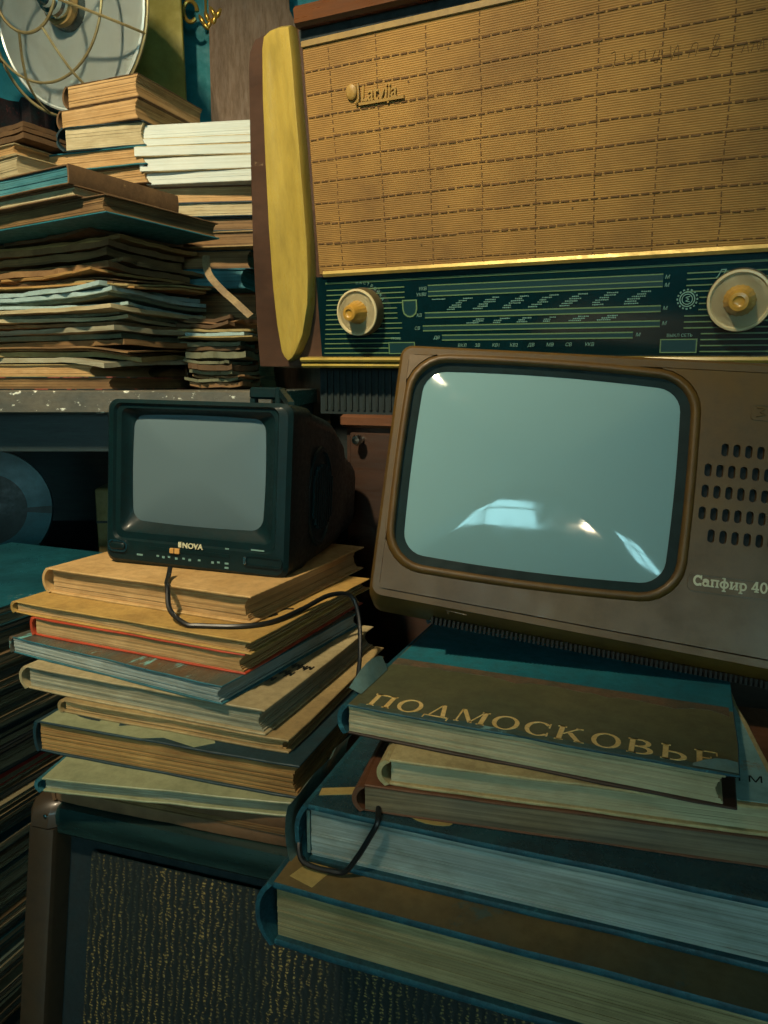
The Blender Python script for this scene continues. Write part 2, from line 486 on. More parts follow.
def rr(hw, hh, r_, n=5, m=6, b=0, cx=0, cz=0, y=0, bz=None):
    """rounded rectangle loop in (x, z) with bulging sides"""
    pts = []
    cs = [(hw - r_, hh - r_, 0), (-hw + r_, hh - r_, 90), (-hw + r_, -hh + r_, 180), (hw - r_, -hh + r_, 270)]
    bz = b if bz is None else bz
    for i, (x, z, a) in enumerate(cs):
        for k in range(n + 1):
            t = R(a + 90 * k / n)
            pts.append((x + r_ * math.cos(t), z + r_ * math.sin(t)))
        x2, z2, a2 = cs[(i + 1) % 4]
        e = pts[-1]
        t = R(a2)
        f = (x2 + r_ * math.cos(t), z2 + r_ * math.sin(t))
        for k in range(1, m):
            pts.append((e[0] + (f[0] - e[0]) * k / m, e[1] + (f[1] - e[1]) * k / m))
    out = []
    for x, z in pts:
        X = x + (b * (1 - (z / hh) ** 2) * (x / hw) if b else 0)
        Z = z + (bz * (1 - (x / hw) ** 2) * (z / hh) if bz else 0)
        out.append((cx + X, y, cz + Z))
    return out


def text_obj(name, s, size, m, parent, loc, rot=(0, 0, 0), extrude=.0004, shear=0, sx=1, bold=0, kind=None):
    cu = bpy.data.curves.new(name, 'FONT')
    cu.body = s; cu.size = size; cu.extrude = extrude; cu.shear = shear; cu.offset = bold
    cu.align_x = 'LEFT'
    to = bpy.data.objects.new(name, cu)
    C.objects.link(to)
    dg = bpy.context.evaluated_depsgraph_get()
    me = bpy.data.meshes.new_from_object(to.evaluated_get(dg))
    bpy.data.objects.remove(to)
    for v in me.vertices: v.co.x *= sx
    me.name = name
    me.materials.clear(); me.materials.append(M[m])
    o = bpy.data.objects.new(name, me)
    C.objects.link(o)
    o.parent = parent; o.location = loc; o.rotation_euler = rot
    return o


# ------------------------------------------------------------------ room
def struct(o, nm=None):
    o['kind'] = 'structure'
    return o


def sbox(name, m, x0, x1, y0, y1, z0, z1, label=None):
    o = struct(MB().box(x0, x1, y0, y1, z0 + CZ, z1 + CZ).build(name, m, smooth=0))
    if label: o['label'] = label
    return o


YB = 1.95
sbox('floor', 'floor_board', -1.9, 2.3, -3.6, YB + .1, -1.25, -1.2)
sbox('ceiling', 'plaster', -1.9, 2.3, -3.6, YB + .1, 1.7, 1.75)
sbox('wall_back', 'teal_wall', -1.9, 2.3, YB, YB + .1, -1.2, 1.7, 'teal painted wall behind the heater')
sbox('wall_left', 'teal_wall', -1.9, -1.8, -3.6, YB, -1.2, 1.7)
sbox('wall_right', 'teal_wall', 2.2, 2.3, -3.6, YB, -1.2, 1.7)
wf = MB()
WZ0, WZ1 = .0, 1.0
wins = [(-1.65, -.6), (.85, 1.6)]
wf.box(-1.9, 2.3, -3.6, -3.5, -1.2 + CZ, WZ0 + CZ)
wf.box(-1.9, 2.3, -3.6, -3.5, WZ1 + CZ, 1.7 + CZ)
xs = [-1.9] + [v for a in wins for v in a] + [2.3]
for a in range(0, len(xs), 2):
    wf.box(xs[a], xs[a + 1], -3.6, -3.5, WZ0 + CZ, WZ1 + CZ)
struct(wf.build('wall_front', 'teal_wall', smooth=0))
for i, (a, b) in enumerate(wins):
    wn = thing('window_%d' % (i + 1), None, None, ((a + b) / 2, -3.55, WZ0))
    wn['kind'] = 'structure'
    h = (b - a) / 2
    fr = MB()
    H = WZ1 - WZ0
    for x0, x1, z0, z1 in ((-h, -h + .05, 0, H), (h - .05, h, 0, H), (-h, h, 0, .05), (-h, h, H - .05, H), (-.02, .02, .05, H - .05), (-h, h, H * .62, H * .62 + .04)):
        fr.box(x0, x1, .0, .05, z0, z1)
    fr.build('window_frame', 'plaster', wn, smooth=0)
    MB().box(-h + .05, h - .05, -.01, -.005, .05, H - .05).build('pane', 'pane', wn, smooth=0)


def pendant(pos, watts, colr, label):
    t = thing('pendant_lamp', label, 'lamp', (pos[0], pos[1], 1.7))
    d = pos[2] - 1.7
    MB().tube([(0, 0, 0), (0, 0, d * .5), (0, 0, d + .12)], .004).build('cord', 'black_cord', t)
    rx = Matrix.Rotation(R(90), 4, 'X')
    MB().lathe([(.02, d + .13), (.035, d + .11), (.05, d + .08), (.15, d + .015), (.155, d + .01), (.15, d + .01), (.048, d + .075), (.0, d + .1)], 32, rx).build('lamp_shade', 'lamp_enamel', t)
    MB().lathe([(0, d + .07), (.014, d + .065), (.016, d + .04), (.028, d + .015), (.03, d), (.022, d - .022), (0, d - .03)], 20, rx).build('bulb', 'bulb', t)
    l = bpy.data.lights.new('lamp_light', 'POINT')
    l.energy = watts; l.color = colr; l.shadow_soft_size = .05
    lo = bpy.data.objects.new('lamp_light', l)
    C.objects.link(lo)
    lo.parent = t; lo.location = (0, 0, d - .09)



sl_ = thing('added_spot_lamp', 'added green enamel spot lamp on the ceiling, its cone dimming the lower stall', 'lamp', (KEY_POS[0], KEY_POS[1], 1.7))
aim = (Vector(KEY_AIM) - Vector(KEY_POS)).normalized()
rq = Vector((0, -1, 0)).rotation_difference(aim)
base = Vector((0, 0, KEY_POS[2] - 1.7))
MT = Matrix.Translation(base) @ rq.to_matrix().to_4x4()
MB().lathe([(.03, .10), (.05, .09), (.062, .02), (.075, -.06), (.072, -.06), (.058, .02), (.045, .08), (.0, .085)], 32, MT).build('lamp_shade', 'lamp_enamel', sl_)
MB().lathe([(0, .06), (.02, .05), (.03, .02), (.026, -.004), (.012, -.016), (0, -.018)], 20, MT).build('bulb', 'bulb', sl_)
MB().tube([tuple(base - aim * .09), (0, 0, base.z * .4), (0, 0, 0)], .01).build('bracket', 'lamp_enamel', sl_)
l = bpy.data.lights.new('lamp_light', 'SPOT')
l.energy = KEY_W; l.color = KEY_COL; l.shadow_soft_size = .06; l.spot_size = R(KEY_CONE); l.spot_blend = 1  # cone fall-off stands in for the viewer's shadow on the lower books
lo = bpy.data.objects.new('lamp_light', l)
C.objects.link(lo)
lo.parent = sl_; lo.location = tuple(base + aim * .07); lo.rotation_euler = aim.to_track_quat('-Z', 'Y').to_euler()

pendant(FILL_POS, FILL_W, FILL_COL, 'green enamel pendant lamp hanging low in the room behind the viewer')


# ------------------------------------------------------------------ books
def book(name, label, F, zb, yaw, ln, dp, t, cover, pages, spine=None, board=.0024, over=.004, spine_at='left',
         group=None, bulge=.25, tilt=(0, 0), seed=None, edge=None, fray=.0006, plen=None, cat='book', hollow=.006, turn=0):
    """F: near right bottom corner; yaw turns the near long side; parts: pages, covers, spine"""
    rg = random.Random(seed if seed is not None else label)
    c, s_ = math.cos(R(yaw)), math.sin(R(yaw))
    cx, cy = F[0] - c * ln / 2 - s_ * dp / 2, F[1] - s_ * ln / 2 + c * dp / 2
    T = thing(name, label, cat, (cx, cy, zb), (R(tilt[0]), R(tilt[1]), R(yaw)), group)
    spine = spine or cover
    x0, x1, y0, y1 = -ln / 2, ln / 2, -dp / 2, dp / 2
    # page block as layered signatures
    n = max(4, int(t / .0022))
    hb = (t - 2 * board) / n
    p = MB()
    for i in range(n):
        u = (i + .5) / n
        cc = hollow * (1 - (2 * u - 1) ** 2)
        j = [rg.uniform(-fray, fray) for _ in range(4)]
        px0 = x0 + (.004 if spine_at == 'left' else over + (cc if spine_at == 'right' else 0))
        px1 = x1 - (over + cc if spine_at != 'right' else .004)
        if plen: px1 = x1 - plen - cc
        p.box(px0, px1 + j[1], y0 + over + j[2], y1 - over + j[3], board + i * hb, board + (i + 1) * hb)
    p.build('pages', pages, T, smooth=0)
    # boards, edges slightly dented
    for nm, z0, z1 in (('back_cover', 0, board), ('front_cover', t - board, t)):
        m_ = MB()
        nx, ny = 10, 6
        loops = []
        def ring(z, ins):
            l = []
            xa, xb, ya, yb = x0 + (0 if spine_at != 'left' else .002), x1 - (0 if spine_at != 'right' else .002), y0, y1
            per = [(xa + (xb - xa) * i / nx, ya) for i in range(nx)] + [(xb, ya + (yb - ya) * i / ny) for i in range(ny)] + \
                  [(xb - (xb - xa) * i / nx, yb) for i in range(nx)] + [(xa, yb - (yb - ya) * i / ny) for i in range(ny)]
            for k, (x, y) in enumerate(per):
                d = (wob[k] if k % 5 else -.0012)
                fx = (x - (xa + xb) / 2) / ((xb - xa) / 2); fy = (y - (ya + yb) / 2) / ((yb - ya) / 2)
                l.append((x + (d - ins) * (1 if fx > .99 else -1 if fx < -.99 else 0), y + (d - ins) * (1 if fy > .99 else -1 if fy < -.99 else 0), z + zw[k]))
            return l
        wob = [rg.uniform(-.0005, .0005) for _ in range(2 * nx + 2 * ny)]
        zw = [0] * (2 * nx + 2 * ny)
        m_.loft([ring(z0, .0007), ring(z0 + board * .3, 0), ring(z1 - board * .3, 0), ring(z1, .0007)], True, True)
        if edge and nm == 'front_cover':
            # the face keeps the cover colour, the rim its own
            m_.mi = [1] * len(m_.mi); m_.mi[-1] = 0
            m_.build(nm, [cover, edge], T)
        else:
            m_.build(nm, (edge or cover) if nm == 'back_cover' else cover, T)
    # spine
    sp = MB()
    if spine_at in ('left', 'right'):
        sg = -1 if spine_at == 'left' else 1
        xs_ = x0 if sg < 0 else x1
        a, b_ = [], []
        for i in range(9):
            q = -1 + 2 * i / 8
            bl = bulge * t * (1 - abs(q) ** 2.4)
            a.append((xs_ + sg * bl, t / 2 + q * t / 2))
            b_.append((xs_ + sg * (bl - .0022) - sg * .0015, t / 2 + q * (t / 2 - .0018)))
        lp = a + b_[::-1]
        sp.loft([[(x, y0 - .0004, z) for x, z in lp], [(x, y0 + dp * .5, z) for x, z in lp], [(x, y1, z) for x, z in lp]], True, True)
    else:
        yy = y1 if spine_at == 'back' else y0
        sg = 1 if spine_at == 'back' else -1
        lp = []
        for i in range(7):
            q = -1 + 2 * i / 6
            lp.append((yy + sg * bulge * t * (1 - q * q), t / 2 + q * t / 2))
        lp2 = [(y - sg * .002, t / 2 + (z - t / 2) * .9) for y, z in lp][::-1]
        sp.loft([[(x, y, z) for y, z in lp + lp2] for x in (x0, x1)], True, True)
    sp.build('spine', spine, T)
    return T


def leaflet(name, label, F, zb, yaw, ln, dp, t, m, n=5, wave=.004, fray=.004, group=None, cat='papers', seed=None, curl=0, cover=None, turn=1.5, droop=0):
    """a limp bundle: n thin wavy layers with ragged edges, near right corner at F"""
    rg = random.Random(seed if seed is not None else label)
    c, s_ = math.cos(R(yaw)), math.sin(R(yaw))
    cx, cy = F[0] - c * ln / 2 - s_ * dp / 2, F[1] - s_ * ln / 2 + c * dp / 2
    T = thing(name, label, cat, (cx, cy, zb), (0, 0, R(yaw)), group)
    ph = rg.uniform(0, 9)
    ws = [rg.uniform(.45, 1.7) for _ in range(n)]
    zs = [t * sum(ws[:q]) / sum(ws) for q in range(n + 1)]
    nx, ny = 16, 12
    for q in range(n):
        b = MB()
        th = zs[q + 1] - zs[q]
        a = R(rg.uniform(-turn, turn)); ox, oy = rg.uniform(-fray, fray), rg.uniform(-fray, fray)
        top, bot = [], []
        for j in range(ny + 1):
            for i in range(nx + 1):
                u, v = i / nx * 2 - 1, j / ny * 2 - 1
                ex = fray * .6 * noise.noise((u * 9 + q * 3, v * 7 + ph, q)) if abs(u) > .99 or abs(v) > .99 else 0
                x, y = u * (ln / 2 + ex), v * (dp / 2 + ex)
                x, y = x * math.cos(a) - y * math.sin(a) + ox, x * math.sin(a) + y * math.cos(a) + oy
                wv = wave * (.5 + .5 * noise.noise((u * 1.3 + ph, v * 1.1, 0))) * max(0, (u * u + v * v) * .5)
                wv += curl * max(0, -v) ** 2 * max(0, u) ** 2
                wv += droop * max(0, u - .55) * max(0, .2 - v)
                z = zs[q] + wv
                g = th * (.80 if q < n - 1 else .6) * (1 + .25 * noise.noise((u * 3, v * 3, q * 5)))
                top.append((x, y, z + g)); bot.append((x, y, z))
        W = nx + 1
        K = len(top)
        fs = []
        for j in range(ny):
            for i in range(nx):
                k = j * W + i
                fs.append((k, k + 1, k + W + 1, k + W)); fs.append((K + k, K + k + W, K + k + W + 1, K + k + 1))
        for i in range(nx):
            fs.append((i, K + i, K + i + 1, i + 1)); k = ny * W + i; fs.append((k, k + 1, K + k + 1, K + k))
        for j in range(ny):
            k = j * W; fs.append((k, k + W, K + k + W, K + k)); k = j * W + nx; fs.append((k, K + k, K + k + W, k + W))
        b.add(top + bot, fs)
        b.build('sheet' if n > 1 else 'sheet', (cover if cover and q == n - 1 else m if isinstance(m, str) else m[q % len(m)]), T, smooth=50)
    return T


# ---- nine books under the black television
KL = 1.0674
GL = 'books stacked under the black television'


def L(x, y): return (x * KL, y * KL)


TL = []
zt = -.205 * KL
left = [
    ('thick tan cloth book directly under the black television', (-.1305, .6965), .0292, -24.6, .279, 'tan_cloth', 'pg_tan', dict(over=.0065, plen=.0)),
    ('thin ochre book with a black drawing, second from the top under the black television', (-.1225, .6480), .0132, -24.7, .315, 'ochre_cloth', 'pg_tan', dict(board=.002)),
    ('bright red covered book with tan page edges', (-.1292, .6508), .0206, -24.2, .277, 'red_board', 'pg_tan', dict(board=.0022, over=.003, bulge=.12)),
    ('grey edged book with a shiny patchwork picture cover, under the red book', (-.1459, .6254), .0182, -27.5, .2916, 'picture_teal', 'pg_blue', dict(board=.0018, over=.002, bulge=.1, edge='teal_edge')),
    ('cream book with rounded spine and dark lettering near its right edge', (-.1060, .6151), .0248, -21.8, .287, 'cream_board', 'pg_grey', dict(bulge=.3, over=.004)),
    ('thin beige book pushed back, just above the thick dark picture book', (-.0842, .6076), .0134, -19.7, .2554, 'beige_board', 'pg_tan', dict()),
    ('thick book with a dark blue and olive picture cover and golden page edges', (-.0724, .5867), .0319, -18.1, .2839, 'navy_cloth', 'pg_gold', dict(edge='navy_cloth', bulge=.1, over=.003, spine='navy_cloth')),
    ('thin pale green book with worn teal edges, under the golden edged book', (-.0675, .5812), .0141, -9.8, .2545, 'green_board', 'pg_grey', dict(spine='teal_edge', bulge=.3, edge='green_board', over=.005)),
    ('flat brown book at the very bottom of the left stack, on the cloth fronted cabinet', (-.0739, .5800), .0286, -17.4, .26, 'brown_board', 'pg_brown', dict(over=.0, bulge=.05, board=.012)),
]
bks = []
for lab, F, t, yaw, ln, cm, pm, kw in left:
    t *= KL; ln *= KL
    zt -= t
    b = book('book', lab, L(*F), zt, yaw, ln, .268, t, cm, pm, group=GL, **kw)
    bks.append((b, ln, .268, t))
BOX_TOP = zt


def flat_poly(name, polys, m, parent, z, th=.0003):
    b = MB()
    for poly in polys:
        n = len(poly)
        b.add([(x, y, z) for x, y in poly] + [(x, y, z + th) for x, y in poly],
              [tuple(range(n - 1, -1, -1)), tuple(range(n, 2 * n))] + [(i, (i + 1) % n, (i + 1) % n + n, i + n) for i in range(n)])
    return b.build(name, m, parent, smooth=0)


def strokes(name, lines, wd, m, parent, z):
    ps = []
    for ln_ in lines:
        for (xa, ya), (xb, yb) in zip(ln_, ln_[1:]):
            dx, dy = xb - xa, yb - ya
            q = math.hypot(dx, dy) or 1
            nx, ny = -dy / q * wd / 2, dx / q * wd / 2
            ps.append([(xa - nx, ya - ny), (xb - nx, yb - ny), (xb + nx, yb + ny), (xa + nx, ya + ny)])
    return flat_poly(name, ps, m, parent, z)


# ochre book: black deer-like drawing near its right edge
b, ln, dp, t = bks[1]
X, Y = ln / 2, -dp / 2
strokes('cover_drawing', [[(X - .075, Y + .075), (X - .062, Y + .085), (X - .05, Y + .08), (X - .036, Y + .092), (X - .026, Y + .086)],
                          [(X - .062, Y + .085), (X - .066, Y + .1), (X - .058, Y + .108)], [(X - .05, Y + .08), (X - .046, Y + .1), (X - .036, Y + .106)],
                          [(X - .036, Y + .092), (X - .028, Y + .108), (X - .02, Y + .112)], [(X - .07, Y + .06), (X - .075, Y + .075)], [(X - .03, Y + .075), (X - .026, Y + .086)]],
        .0045, 'black_cord', b, t)
# cream book: dark lettering strokes and a flower near its right edge
b, ln, dp, t = bks[4]
X, Y = ln / 2, -dp / 2
ls = []
rg = random.Random(5)
for r_ in range(3):
    for k in range(6):
        x = X - .075 + k * .0075 + r_ * .012; y = Y + .06 + r_ * .022 + rg.uniform(-.002, .002)
        ls.append([(x, y), (x + .002, y + .012), (x + .006, y + .004), (x + .006, y + .014)])
strokes('cover_lettering', ls, .0022, 'black_cord', b, t)
# golden edged book: dark swirl drawn on its olive cover
b, ln, dp, t = bks[6]
X, Y = -ln / 2, -dp / 2
sw = [(X + .06 + .034 * math.cos(a), Y + .035 + .012 * math.sin(a)) for a in [i * math.tau / 22 for i in range(18)]]
flat_poly('cover_panel', [[(X + .006, Y + .002), (X + .13, Y + .002), (X + .15, Y + .010), (X + .19, Y + .002), (X + .205, Y + .016), (X + .19, Y + .035), (X + .21, Y + .05), (X + .16, Y + .075), (X + .003, Y + .075)]], 'green_board', b, t, .0002)
strokes('cover_drawing', [sw, [(X + .09, Y + .02), (X + .13, Y + .04), (X + .15, Y + .03), (X + .18, Y + .05)],
                          [(X + .11, Y + .045), (X + .15, Y + .055), (X + .2, Y + .045)]], .006, 'navy_cloth', b, t + .0002)

# ---- five big books under the brown television
KR = 1.065
GR = 'books stacked under the brown television'


def Rt(x, y): return (x * KR, y * KR)


zr = -.2377 * KR
POD_TOP = zr
big = []
right = [
    ('book', 'large olive book titled in gilt capitals under the brown television', (.2206, .4180), .0239, -22.6, .2725, .29, 'jacket', 'pg_pale', dict(spine='navy_worn', edge='navy_worn', bulge=.2, over=.003, plen=.009, board=.002)),
    ('book', 'cream cloth book with a pale blue cover face, second from the top on the right', (.2545, .4190), .0201, -14.3, .262, .2, 'cream_worn', 'pg_pale', dict(spine='cream_worn', edge='cream_worn', bulge=.3, over=.004)),
    ('book', 'russet book with striped page edges under the cream book', (.2885, .4095), .0207, -13.8, .315, .22, 'russet_cloth', 'pg_red', dict(bulge=.28, over=.001, board=.0018)),
    ('book', 'thick navy glossy book with torn clear film at its spine', (.3514, .3449), .0469, -19.9, .4365, .25, 'navy_gloss', 'pg_blue', dict(spine='navy_worn', edge='navy_worn', bulge=.16, over=.005, board=.0045)),
    ('book', 'bottom book of the right stack, mottled brown with navy cloth edges', (.3414, .3122), .0507, -20.6, .453, .26, 'mottled', 'pg_pale_shaded', dict(spine='navy_worn', edge='navy_worn', bulge=.22, over=.006, board=.0055)),
]
for nm, lab, F, t, yaw, ln, dp, cm, pm, kw in right:
    t *= KR; ln *= KR
    zr -= t
    big.append((book(nm, lab, Rt(*F), zr, yaw, ln, dp, t, cm, pm, group=GR, **kw), ln, dp, t))


# gilt serif capitals, one mesh per letter, drawn in a unit-high box
def ring(cx, cz, a, b_, ia, ib, t0=0, t1=360, n=22):
    out = [(cx + a * math.cos(R(t0 + (t1 - t0) * i / n)), cz + b_ * math.sin(R(t0 + (t1 - t0) * i / n))) for i in range(n + 1)]
    inn = [(cx + ia * math.cos(R(t0 + (t1 - t0) * i / n)), cz + ib * math.sin(R(t0 + (t1 - t0) * i / n))) for i in range(n + 1)]
    return [[out[i], out[i + 1], inn[i + 1], inn[i]] for i in range(n)]


def rect(x0, x1, z0, z1): return [[(x0, z0), (x1, z0), (x1, z1), (x0, z1)]]
def stem(x, wd=.17): return rect(x, x + wd, 0, 1) + rect(x - .06, x + wd + .06, 0, .06) + rect(x - .06, x + wd + .06, .94, 1)
def diag(x0, z0, x1, z1, wd): return [[(x0, z0), (x0 + wd, z0), (x1 + wd, z1), (x1, z1)]]


GLY = {
    'П': (stem(.06) + stem(.66) + rect(.06, .8, .93, 1), .87),
    'О': (ring(.47, .5, .47, .52, .31, .46), .94),
    'Д': (diag(.14, .06, .42, 1, .06) + diag(.62, .06, .42, 1, .16) + rect(0, .92, .04, .1) + rect(0, .05, -.16, .1) + rect(.87, .92, -.16, .1), .92),
    'М': (rect(.05, .11, 0, 1) + rect(0, .18, 0, .06) + diag(.05, 1, .5, .02, .16) + diag(.5, .02, .88, 1, .06) + stem(.86), 1.07),
    'С': (ring(.47, .5, .47, .52, .31, .46, 42, 318) + rect(.78, .83, .66, .98) + rect(.78, .83, .04, .3), .86),
    'К': (stem(.06) + diag(.2, .46, .68, 1, .07) + diag(.34, .6, .72, 0, .18) + rect(.6, .84, .94, 1) + rect(.64, .97, 0, .06), .95),
    'В': (stem(.06) + ring(.36, .75, .36, .25, .2, .19, -90, 90) + ring(.38, .27, .42, .27, .25, .21, -90, 90) + rect(.2, .38, .94, 1) + rect(.2, .38, .48, .54) + rect(.2, .38, 0, .06), .82),
    'Ь': (stem(.06) + ring(.38, .29, .4, .29, .23, .23, -90, 90) + rect(.2, .38, .52, .58) + rect(.2, .38, 0, .06), .8),
    'Е': (stem(.06) + rect(.2, .68, .94, 1) + rect(.63, .68, .76, 1) + rect(.2, .7, 0, .06) + rect(.65, .7, 0, .26) + rect(.2, .5, .49, .55) + rect(.46, .5, .4, .64), .74),
}
b, ln, dp, t = big[0]
word = 'ПОДМОСКОВЬЕ'
tot = sum(GLY[c][1] + .2 for c in word) - .2
x = -ln / 2 + .0165 * KR
span = .2440 * KR
hgt = .0225
sx = span / (tot * 1.0)
for i, c in enumerate(word):
    polys, wd = GLY[c]
    o = flat_poly('gilt_letter', [[(x + px * sx, -dp / 2 + .0060 + pz * hgt) for px, pz in q] for q in polys], 'gilt', b, t, .00035)
    x += (wd + .2) * sx
# torn blue bottom strip of the jacket, worn brown line and bare teal cloth at the back, folded flap at the left
rg = random.Random(3)
def ragged(x0, x1, ya, yb, amp, n=22):
    lo = [(x0 + (x1 - x0) * i / n, ya) for i in range(n + 1)]
    hi = [(x0 + (x1 - x0) * i / n, yb + rg.uniform(-amp, amp)) for i in range(n + 1)]
    return [[lo[i], lo[i + 1], hi[i + 1], hi[i]] for i in range(n)]
flat_poly('jacket_border', ragged(-ln / 2 + .012, ln / 2 - .002, -dp / 2 + .001, -dp / 2 + .0075, .002), 'jacket_blue', b, t, .0002)
flat_poly('bare_cloth', ragged(-ln / 2 + .004, ln / 2 - .001, dp / 2 - .001, -dp / 2 + .106, .003), 'teal_cloth', b, t, .00025)
flat_poly('torn_edge', ragged(-ln / 2 + .004, ln / 2 - .004, -dp / 2 + .111, -dp / 2 + .097, .004), 'jacket_tear', b, t, .0004)
fl = MB()
g = []
for j in range(7):
    for i in range(5):
        u, v = i / 4, j / 6
        g.append((-ln / 2 + .006 - .011 * u * (1 - .5 * v), -dp / 2 + .022 + .058 * v, t + .0006 + +.016 * u * (.25 + .75 * math.sin(v * 2.4)) ))
fl.add(g, [(j * 5 + i, j * 5 + i + 1, j * 5 + i + 6, j * 5 + i + 5) for j in range(6) for i in range(4)])
tf = fl.build('torn_flap', 'film', b)
tf['label'] = 'torn curling jacket flap at the left end'
fl = MB()
g = []
for j in range(5):
    for i in range(5):
        u, v = i / 4, j / 4
        g.append((ln / 2 - .030 + .028 * u, -dp / 2 + .002 + .015 * v * (.25 + .75 * u), t + .0008 + .0035 * v * math.sin(u * 3)))
fl.add(g, [(j * 5 + i, j * 5 + i + 1, j * 5 + i + 6, j * 5 + i + 5) for j in range(4) for i in range(4)])
fl.build('torn_scrap', 'film', b)
for ch in b.children:
    if ch.name.startswith('back_cover'): ch.data.materials.clear(); ch.data.materials.append(M['wood_dark'])
# cream book: small dark line of lettering on the pale blue face
b, ln, dp, t = big[1]
flat_poly('blue_panel', [[(ln / 2 - .12, -dp / 2 + .006), (ln / 2 - .004, -dp / 2 + .006), (ln / 2 - .004, dp / 2 - .005), (ln / 2 - .12, dp / 2 - .005)]], 'blue_cover', b, t, .0002)
text_obj('cover_lettering', 'ЛКАЙ М', .0125, 'mask', b, (ln / 2 - .060, -dp / 2 + .030, t + .0003), (0, 0, R(4)), .0001, .25, 1.0)
# navy book: torn film over the spine, a strip of tape
b, ln, dp, t = big[3]
fl = MB()
g = []
for j in range(9):
    for i in range(7):
        u, v = i / 6, j / 8
        a = -1.1 + 2.2 * u
        g.append((-ln / 2 - .012 * math.cos(a) - .003 + .0015 * math.sin(v * 14), -dp / 2 - .003 + .12 * v, t * .5 + (t * .5 + .003) * math.sin(a * 1.38) / math.sin(1.1 * 1.38) + .0012 * math.sin(v * 20 + u * 5)))
fl.add(g, [(j * 7 + i, j * 7 + i + 1, j * 7 + i + 8, j * 7 + i + 7) for j in range(8) for i in range(6)])
fl.build('torn_film', 'film', b)
flat_poly('tape', [[(-ln / 2 + .006, -dp / 2 + .016), (-ln / 2 + .05, -dp / 2 + .034), (-ln / 2 + .046, -dp / 2 + .044), (-ln / 2 + .004, -dp / 2 + .026)]], 'tape', b, t, .0004)
flat_poly('label_patch', [[(-ln / 2 + .1 + .016 * math.cos(i * .45), -dp / 2 + .014 + .006 * math.sin(i * .45)) for i in range(14)]], 'tape', b, t, .0004)
hb = MB()
for i in range(14):
    z = .008 + (t - .016) * i / 13
    hb.box(-ln / 2 + .001, -ln / 2 + .0035, -dp / 2 + .0035, -dp / 2 + .005, z - .0012, z + .0012)
hb.build('headband', 'film', b, smooth=0, kind='stuff')
# bottom book: scuffed light corner patch
b, ln, dp, t = big[4]
flat_poly('scuffed_patch', [[(-ln / 2 + .012, -dp / 2 + .012), (-ln / 2 + .034, -dp / 2 + .006), (-ln / 2 + .04, -dp / 2 + .03), (-ln / 2 + .02, -dp / 2 + .038)]], 'tape', b, t, .0002)

# book wedged in the gap under the raised left end of the brown television
book('book', 'dark book wedged under the raised left end of the brown television', (.140, .722), POD_TOP, -21, .10, .09, .033, 'navy_cloth', 'pg_brown', bulge=.1)


# ------------------------------------------------------------------ cloth fronted cabinet carrying both stacks
BX, BY = -.3473 * KL, .6588 * KL
bx = thing('speaker_cabinet', 'old speaker cabinet with dark brocade cloth front, under both book stacks', 'cabinet', (BX, BY, -.76), (0, 0, R(-18)))
H = BOX_TOP + .76
LEAN = .175
def fy(z): return (z - H) * LEAN                    # front face slopes towards the viewer lower down
W = .80
def slab(b, x0, x1, z0, z1, dy0, dy1):
    b.add([(x0, fy(z0) + dy0, z0), (x1, fy(z0) + dy0, z0), (x1, fy(z0) + dy1, z0), (x0, fy(z0) + dy1, z0),
           (x0, fy(z1) + dy0, z1), (x1, fy(z1) + dy0, z1), (x1, fy(z1) + dy1, z1), (x0, fy(z1) + dy1, z1)],
          [(3, 2, 1, 0), (4, 5, 6, 7), (0, 1, 5, 4), (1, 2, 6, 5), (2, 3, 7, 6), (3, 0, 4, 7)])
    return b
body = MB()
D = .36
body.add([(0, fy(0) + .05, 0), (W, fy(0) + .05, 0), (W, D, 0), (0, D, 0), (0, .05, H - .004), (W, .05, H - .004), (W, D, H - .004), (0, D, H - .004)],
         [(3, 2, 1, 0), (4, 5, 6, 7), (0, 1, 5, 4), (1, 2, 6, 5), (2, 3, 7, 6), (3, 0, 4, 7)])
body.build('body', 'box_black', bx, smooth=0)
MB().box(.002, W, .035, D, H - .012, H, .002).build('top_board', 'box_rail', bx)
def post(xa, xb, nm):
    lo = []
    for z in (0, H * .5, H - .026):
        y = fy(z)
        r_ = .007
        lo.append([(xa, y + .05, z), (xa, y + r_, z), (xa + r_ * .3, y + r_ * .3, z), (xa + r_, y, z), (xb - r_, y, z), (xb - r_ * .3, y + r_ * .3, z), (xb, y + r_, z), (xb, y + .05, z)])
    MB().loft(lo, True, True).build(nm, 'box_post', bx)
    c_ = MB()
    lo = []
    for k, (z, s_) in enumerate(((H - .0245, 0), (H - .012, 0), (H - .003, .004), (H + .001, .012))):
        y = fy(z) - .001 + s_
        lo.append([(xa - .0005, y + .05, z), (xa - .0005 + s_ * .3, y + .007, z), (xa + .007, y, z), (xb - .007, y, z), (xb + .0005, y + .007, z), (xb + .0005, y + .05 - s_, z)])
    c_.loft(lo, True, True)
    co_ = c_.build('post_cap', 'box_post', bx)
    return co_
pc = post(0, .034, 'corner_post')
MB().lathe([(.0025, 0), (.0022, -.001), (.001, -.0016), (0, -.0017)], 12, Matrix.Translation((.024, fy(H - .012) - .001, H - .012))).build('rivet', 'chrome', pc)
post(W - .034, W, 'corner_post')
rail = MB()
lo = []
for xx in (.034, W - .034):
    prof = [(.03, H - .001), (.012, H - .001), (.004, H - .004), (.0015, H - .011), (.003, H - .02), (.006, H - .025), (.006, H - .03), (.010, H - .034), (.03, H - .036)]
    lo.append([(xx, fy(z) + dy, z) for dy, z in prof])
rail.loft(lo, True, True).build('top_rail', 'box_rail', bx)
slab(MB(), .034, W - .034, .0, H - .034, .028, .034).build('recess_panel', 'box_black', bx, smooth=0)
cl = MB()
nx, nz = 24, 18
g = []
